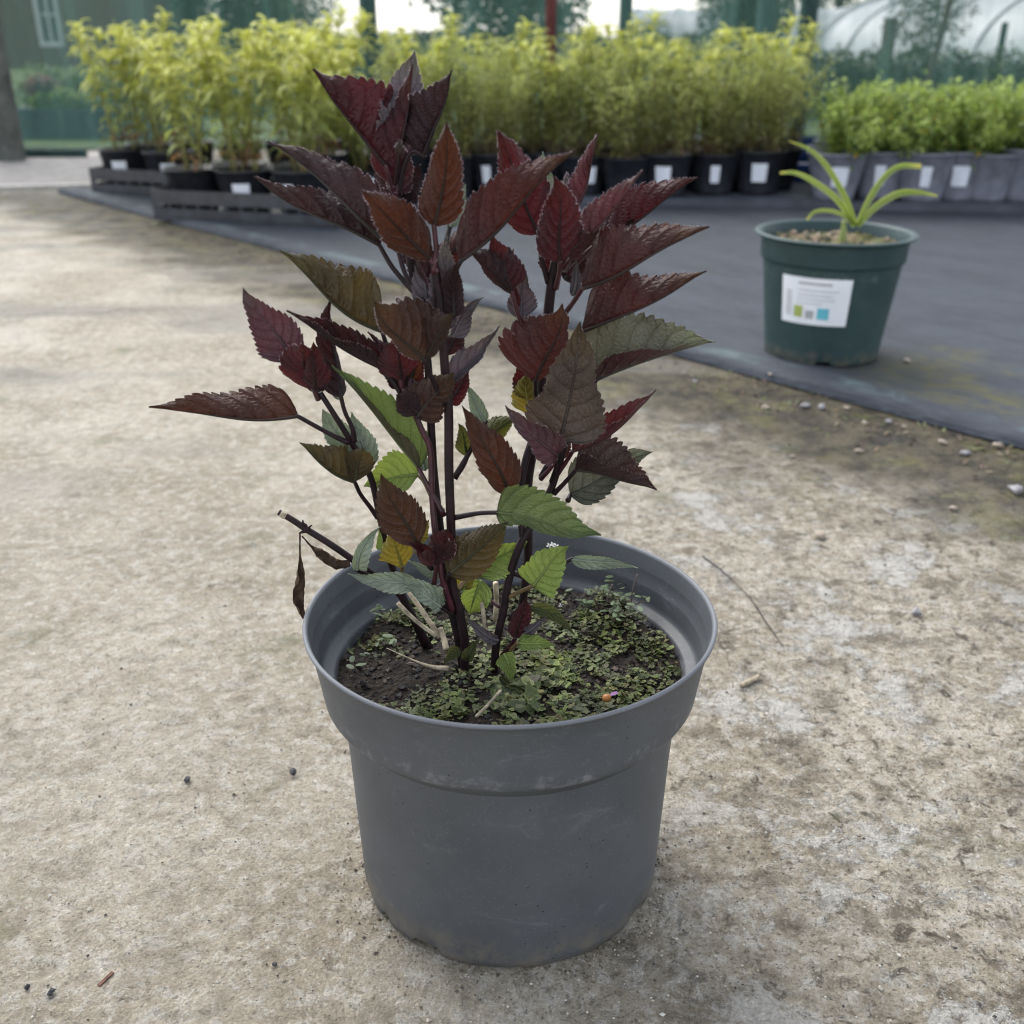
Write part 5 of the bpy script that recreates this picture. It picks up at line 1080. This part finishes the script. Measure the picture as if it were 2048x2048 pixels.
for i, px_ in enumerate((1660, 1740, 1830, 1925, 2030, 2120, 1580)):
    Y = 7.4 + .25 * (i % 2); bush('shrub', (wx(px_, Y), Y, .17), (.30, .25, .26), 2600, .05, G1 + [(.05, .05, .02)], M['tint_dull'], f'dark leafy shrub, {["second", "third", "fourth", "fifth", "sixth", "rightmost", "leftmost"][i]} in the line beyond the netting on the right', 'shrub', 'line of dark shrubs on the right')
bush('tree', (wx(1850, 9), 9, .62), (.34, .3, .36), 1300, .05, [(.08, .09, .04), (.10, .10, .05)], M['tint_dull'], 'small sparse tree in front of the polytunnel by the thin pole', 'tree', TG, (.03, .5))
for i, px_ in enumerate((560, 700, 850, 1000, 1150, 1300, 1450)):
    Y = 9 + .4 * (i % 2); bush('shrub', (wx(px_, Y), Y, .15), (.45, .3, .22), 1500, .07, G1, M['tint_dull'], f'low dark shrub, {ordn(i)} from left beyond the netting behind the black pots', 'shrub', 'low dark shrubs behind the middle of the crops')
for i, px_ in enumerate((90, 170, 260, 360, 460)):
    bush('shrub', (wx(px_, 7.6), 7.6, .12), (.28, .25, .20), 1600, .05, G2, M['tint'], f'fresh green leafy shrub, {ordn(i)} from left behind the netting at upper left', 'shrub', 'fresh green shrubs on the left')
# heather and pale green plants in a dark trough, left
tq = at(60, 300, 5.6); tr_ = empty('planting_trough', (tq[0] - .1, 5.6, 0)); M['trough'] = m_plain('blue_black_plastic', (.012, .028, .05), .5, .3, 20)
mb = MB()
for bx_ in ((0, 0, 0, .9, .02, .15), (0, .38, 0, .9, .4, .15), (0, .02, 0, .02, .38, .15), (.88, .02, 0, .9, .38, .15)): mb.add(*box(*bx_))
mb.build('side_panels', M['trough'], tr_, False); mb = MB(); mb.add(*box(.02, .02, .002, .88, .38, .13)); mb.build('compost', M['bsoil'], tr_, False)
tag(tr_, 'low blue black planting trough behind the netting at far left', 'trough')
for i, (px_, z, rd, cl, lb2) in enumerate(((62, .24, .09, [(.22, .07, .09), (.16, .08, .07)], 'pink red heather growing in the trough at far left'), (75, .165, .08, [(.20, .30, .05), (.16, .24, .04)], 'pale green bushy plant at the left end of the trough'), (115, .175, .09, [(.20, .30, .05), (.26, .36, .07)], 'pale green bushy plant in the middle of the trough'), (165, .165, .08, [(.18, .28, .05), (.14, .2, .04)], 'pale green bushy plant at the right end of the trough'))):
    r = bush('bushy_plant', (wx(px_, 5.75), 5.72 + .08 * (i == 0), .05), (rd, rd, rd * .8), 1200, .022, cl, M['tint'], lb2, 'plant'); r.location.z = z - .05
# brick building, top left
M['brick'] = None
t = NT('dull_brick'); bt = t.n('TexBrick'); t.l(t.map(t.co(), rot=(R_(90), 0, 0)), bt.inputs['Vector']); bt.inputs['Scale'].default_value = 4.5
bt.inputs['Color1'].default_value = (.12, .085, .065, 1); bt.inputs['Color2'].default_value = (.09, .07, .06, 1); bt.inputs['Mortar'].default_value = (.14, .13, .12, 1)
M['brick'] = t.done(t.prin(bt.outputs[0], .85, .2)); M['wframe'] = m_plain('pale_window_frame', (.45, .48, .48), .5, .1); M['glass'] = m_plain('dark_window_glass', (.03, .05, .055), .1, .1, 5, .6); M['roof'] = m_plain('slate', (.06, .065, .07), .7, .2)
bx0, bx1, BY = wx(-120, 24), wx(235, 24), 24
bd = empty('brick_building', (bx0, BY, 0)); W_ = bx1 - bx0
wx0, wx1, wz0, wz1 = wx(78, 24) - bx0, wx(128, 24) - bx0, .40, 1.55
mb = MB()
for bx_ in ((0, 0, 0, wx0, 5, 3.2), (wx1, 0, 0, W_, 5, 3.2), (wx0, 0, 0, wx1, 5, wz0), (wx0, 0, wz1, wx1, 5, 3.2), (wx0, .3, wz0, wx1, 5, wz1)): mb.add(*box(*bx_))
mb.build('wall', M['brick'], bd, False)
mb = MB()
for bx_ in ((wx0 + .002, .02, wz0 + .002, wx0 + .09, .14, wz1 - .002), (wx1 - .09, .02, wz0 + .002, wx1 - .002, .14, wz1 - .002), (wx0 + .09, .02, wz1 - .1, wx1 - .09, .14, wz1 - .002), (wx0 + .09, .02, wz0 + .002, wx1 - .09, .14, wz0 + .1), ((wx0 + wx1) / 2 - .025, .04, wz0 + .1, (wx0 + wx1) / 2 + .025, .12, wz1 - .1), (wx0 + .09, .05, 1.0, wx1 - .09, .11, 1.04)): mb.add(*box(*bx_))
wn = mb.build('window', M['wframe'], bd, False); mb = MB(); mb.add(*box(wx0 + .09, .15, wz0 + .05, wx1 - .09, .17, wz1 - .05)); mb.build('pane', M['glass'], wn, False)
V = [(-.2, -.3, 3.2), (W_ + .2, -.3, 3.2), (W_ + .2, 5.3, 3.2), (-.2, 5.3, 3.2), (-.2, 2.5, 4.8), (W_ + .2, 2.5, 4.8)]
mesh('roof', V, [(0, 1, 5, 4), (2, 3, 4, 5), (0, 4, 3), (1, 2, 5), (3, 2, 1, 0)], M['roof'], bd, False)
tag(bd, 'dull brick building with a pale framed window behind the netting at upper left', 'building')
# polytunnels, right
def m_poly():
    t = NT('milky_polythene'); c = t.co(); base = t.mix(t.ramp(t.noise(c, 2.5, 4), .3, .7), (.62, .66, .68), (.78, .81, .83))
    p = t.prin(base, .35, .5); tl = t.n('BsdfTranslucent'); t.put(tl.inputs[0], (.8, .84, .86)); ms = t.n('MixShader'); ms.inputs[0].default_value = .45; t.l(p, ms.inputs[1]); t.l(tl.outputs[0], ms.inputs[2]); return t.done(ms.outputs[0])
M['poly'] = m_poly()
def tunnel(cx, Y, rad, hgt, length, ang, mat, label, hoops=8):
    r = empty('polytunnel', (cx, Y, 0), ang); V = []; Fc = []; n_ = 24; m = hoops * 3
    for i in range(m + 1):
        y = length * i / m - length / 2; sag = .03 * hgt * (0 if i % 3 == 0 else 1)
        for j in range(n_ + 1): t = math.pi * j / n_; V.append(((rad - sag) * math.cos(t), y, (hgt - sag) * math.sin(t) ** .75))
    for i in range(m):
        for j in range(n_): k = i * (n_ + 1) + j; Fc.append((k, k + 1, k + n_ + 2, k + n_ + 1))
    k = len(V); V.append((0, -length / 2, 0)); V.append((0, length / 2, 0))
    for j in range(n_): Fc.append((j, j + 1, k)); a_ = m * (n_ + 1) + j; Fc.append((a_ + 1, a_, k + 1))
    mesh('cover', V, Fc, mat, r)
    for i in range(hoops + 1):
        y = length * i / hoops - length / 2; P = [((rad + .01) * math.cos(math.pi * j / 12), y, (hgt + .01) * math.sin(math.pi * j / 12) ** .75) for j in range(13)]
        V, Fc = tube(P, .018, 6, 3); mesh('hoop', V, Fc, M['hoop'], r)
    return tag(r, label, 'polytunnel')
M['hoop'] = m_plain('galvanised_tube', (.30, .32, .33), .4, .1, metallic=.6)
tunnel(wx(1640, 32), 34, 2.4, 1.45, 10, R_(75), M['poly'], 'long milky white polytunnel behind the netting, left of the net covered one')
tunnel(wx(2080, 14), 15, 1.5, 1.12, 5, R_(12), M['poly'], 'pale polytunnel arching at the far right edge beyond the netting', 5)
# distant hedge closing the view
bushy = MB()
for i in range(26000):
    x = rng.uniform(-45, 45); z = rng.random() * (.62 + .25 * noise.noise((x * .35, 0, 0)) + .2 * noise.noise((x * 1.3, 4, 0))); p = np.array([x, 55 + rng.uniform(-.6, .6), z * 1.4]); a_ = rng.random() * 6.283
    lance(bushy, p, np.array([math.cos(a_), math.sin(a_), rng.uniform(-.5, .9)]), rng.uniform(.2, .45), .10, np.array(G1[rng.integers(4)]) * rng.uniform(.6, 1.3), .4)
tag(bushy.build('hedge', M['tint_dull'], None, True, True), 'far off dark hedge across the horizon beyond the fence', 'hedge', None, 'stuff')
M['grass'] = m_plain('rough_grass', (.07, .10, .03), .9, .4, 3, .2, .5)
add_structure('grass', [(-80, 5.1, .006), (80, 5.1, .006), (80, 150, .006), (-80, 150, .006)], [(0, 1, 2, 3)], M['grass'])
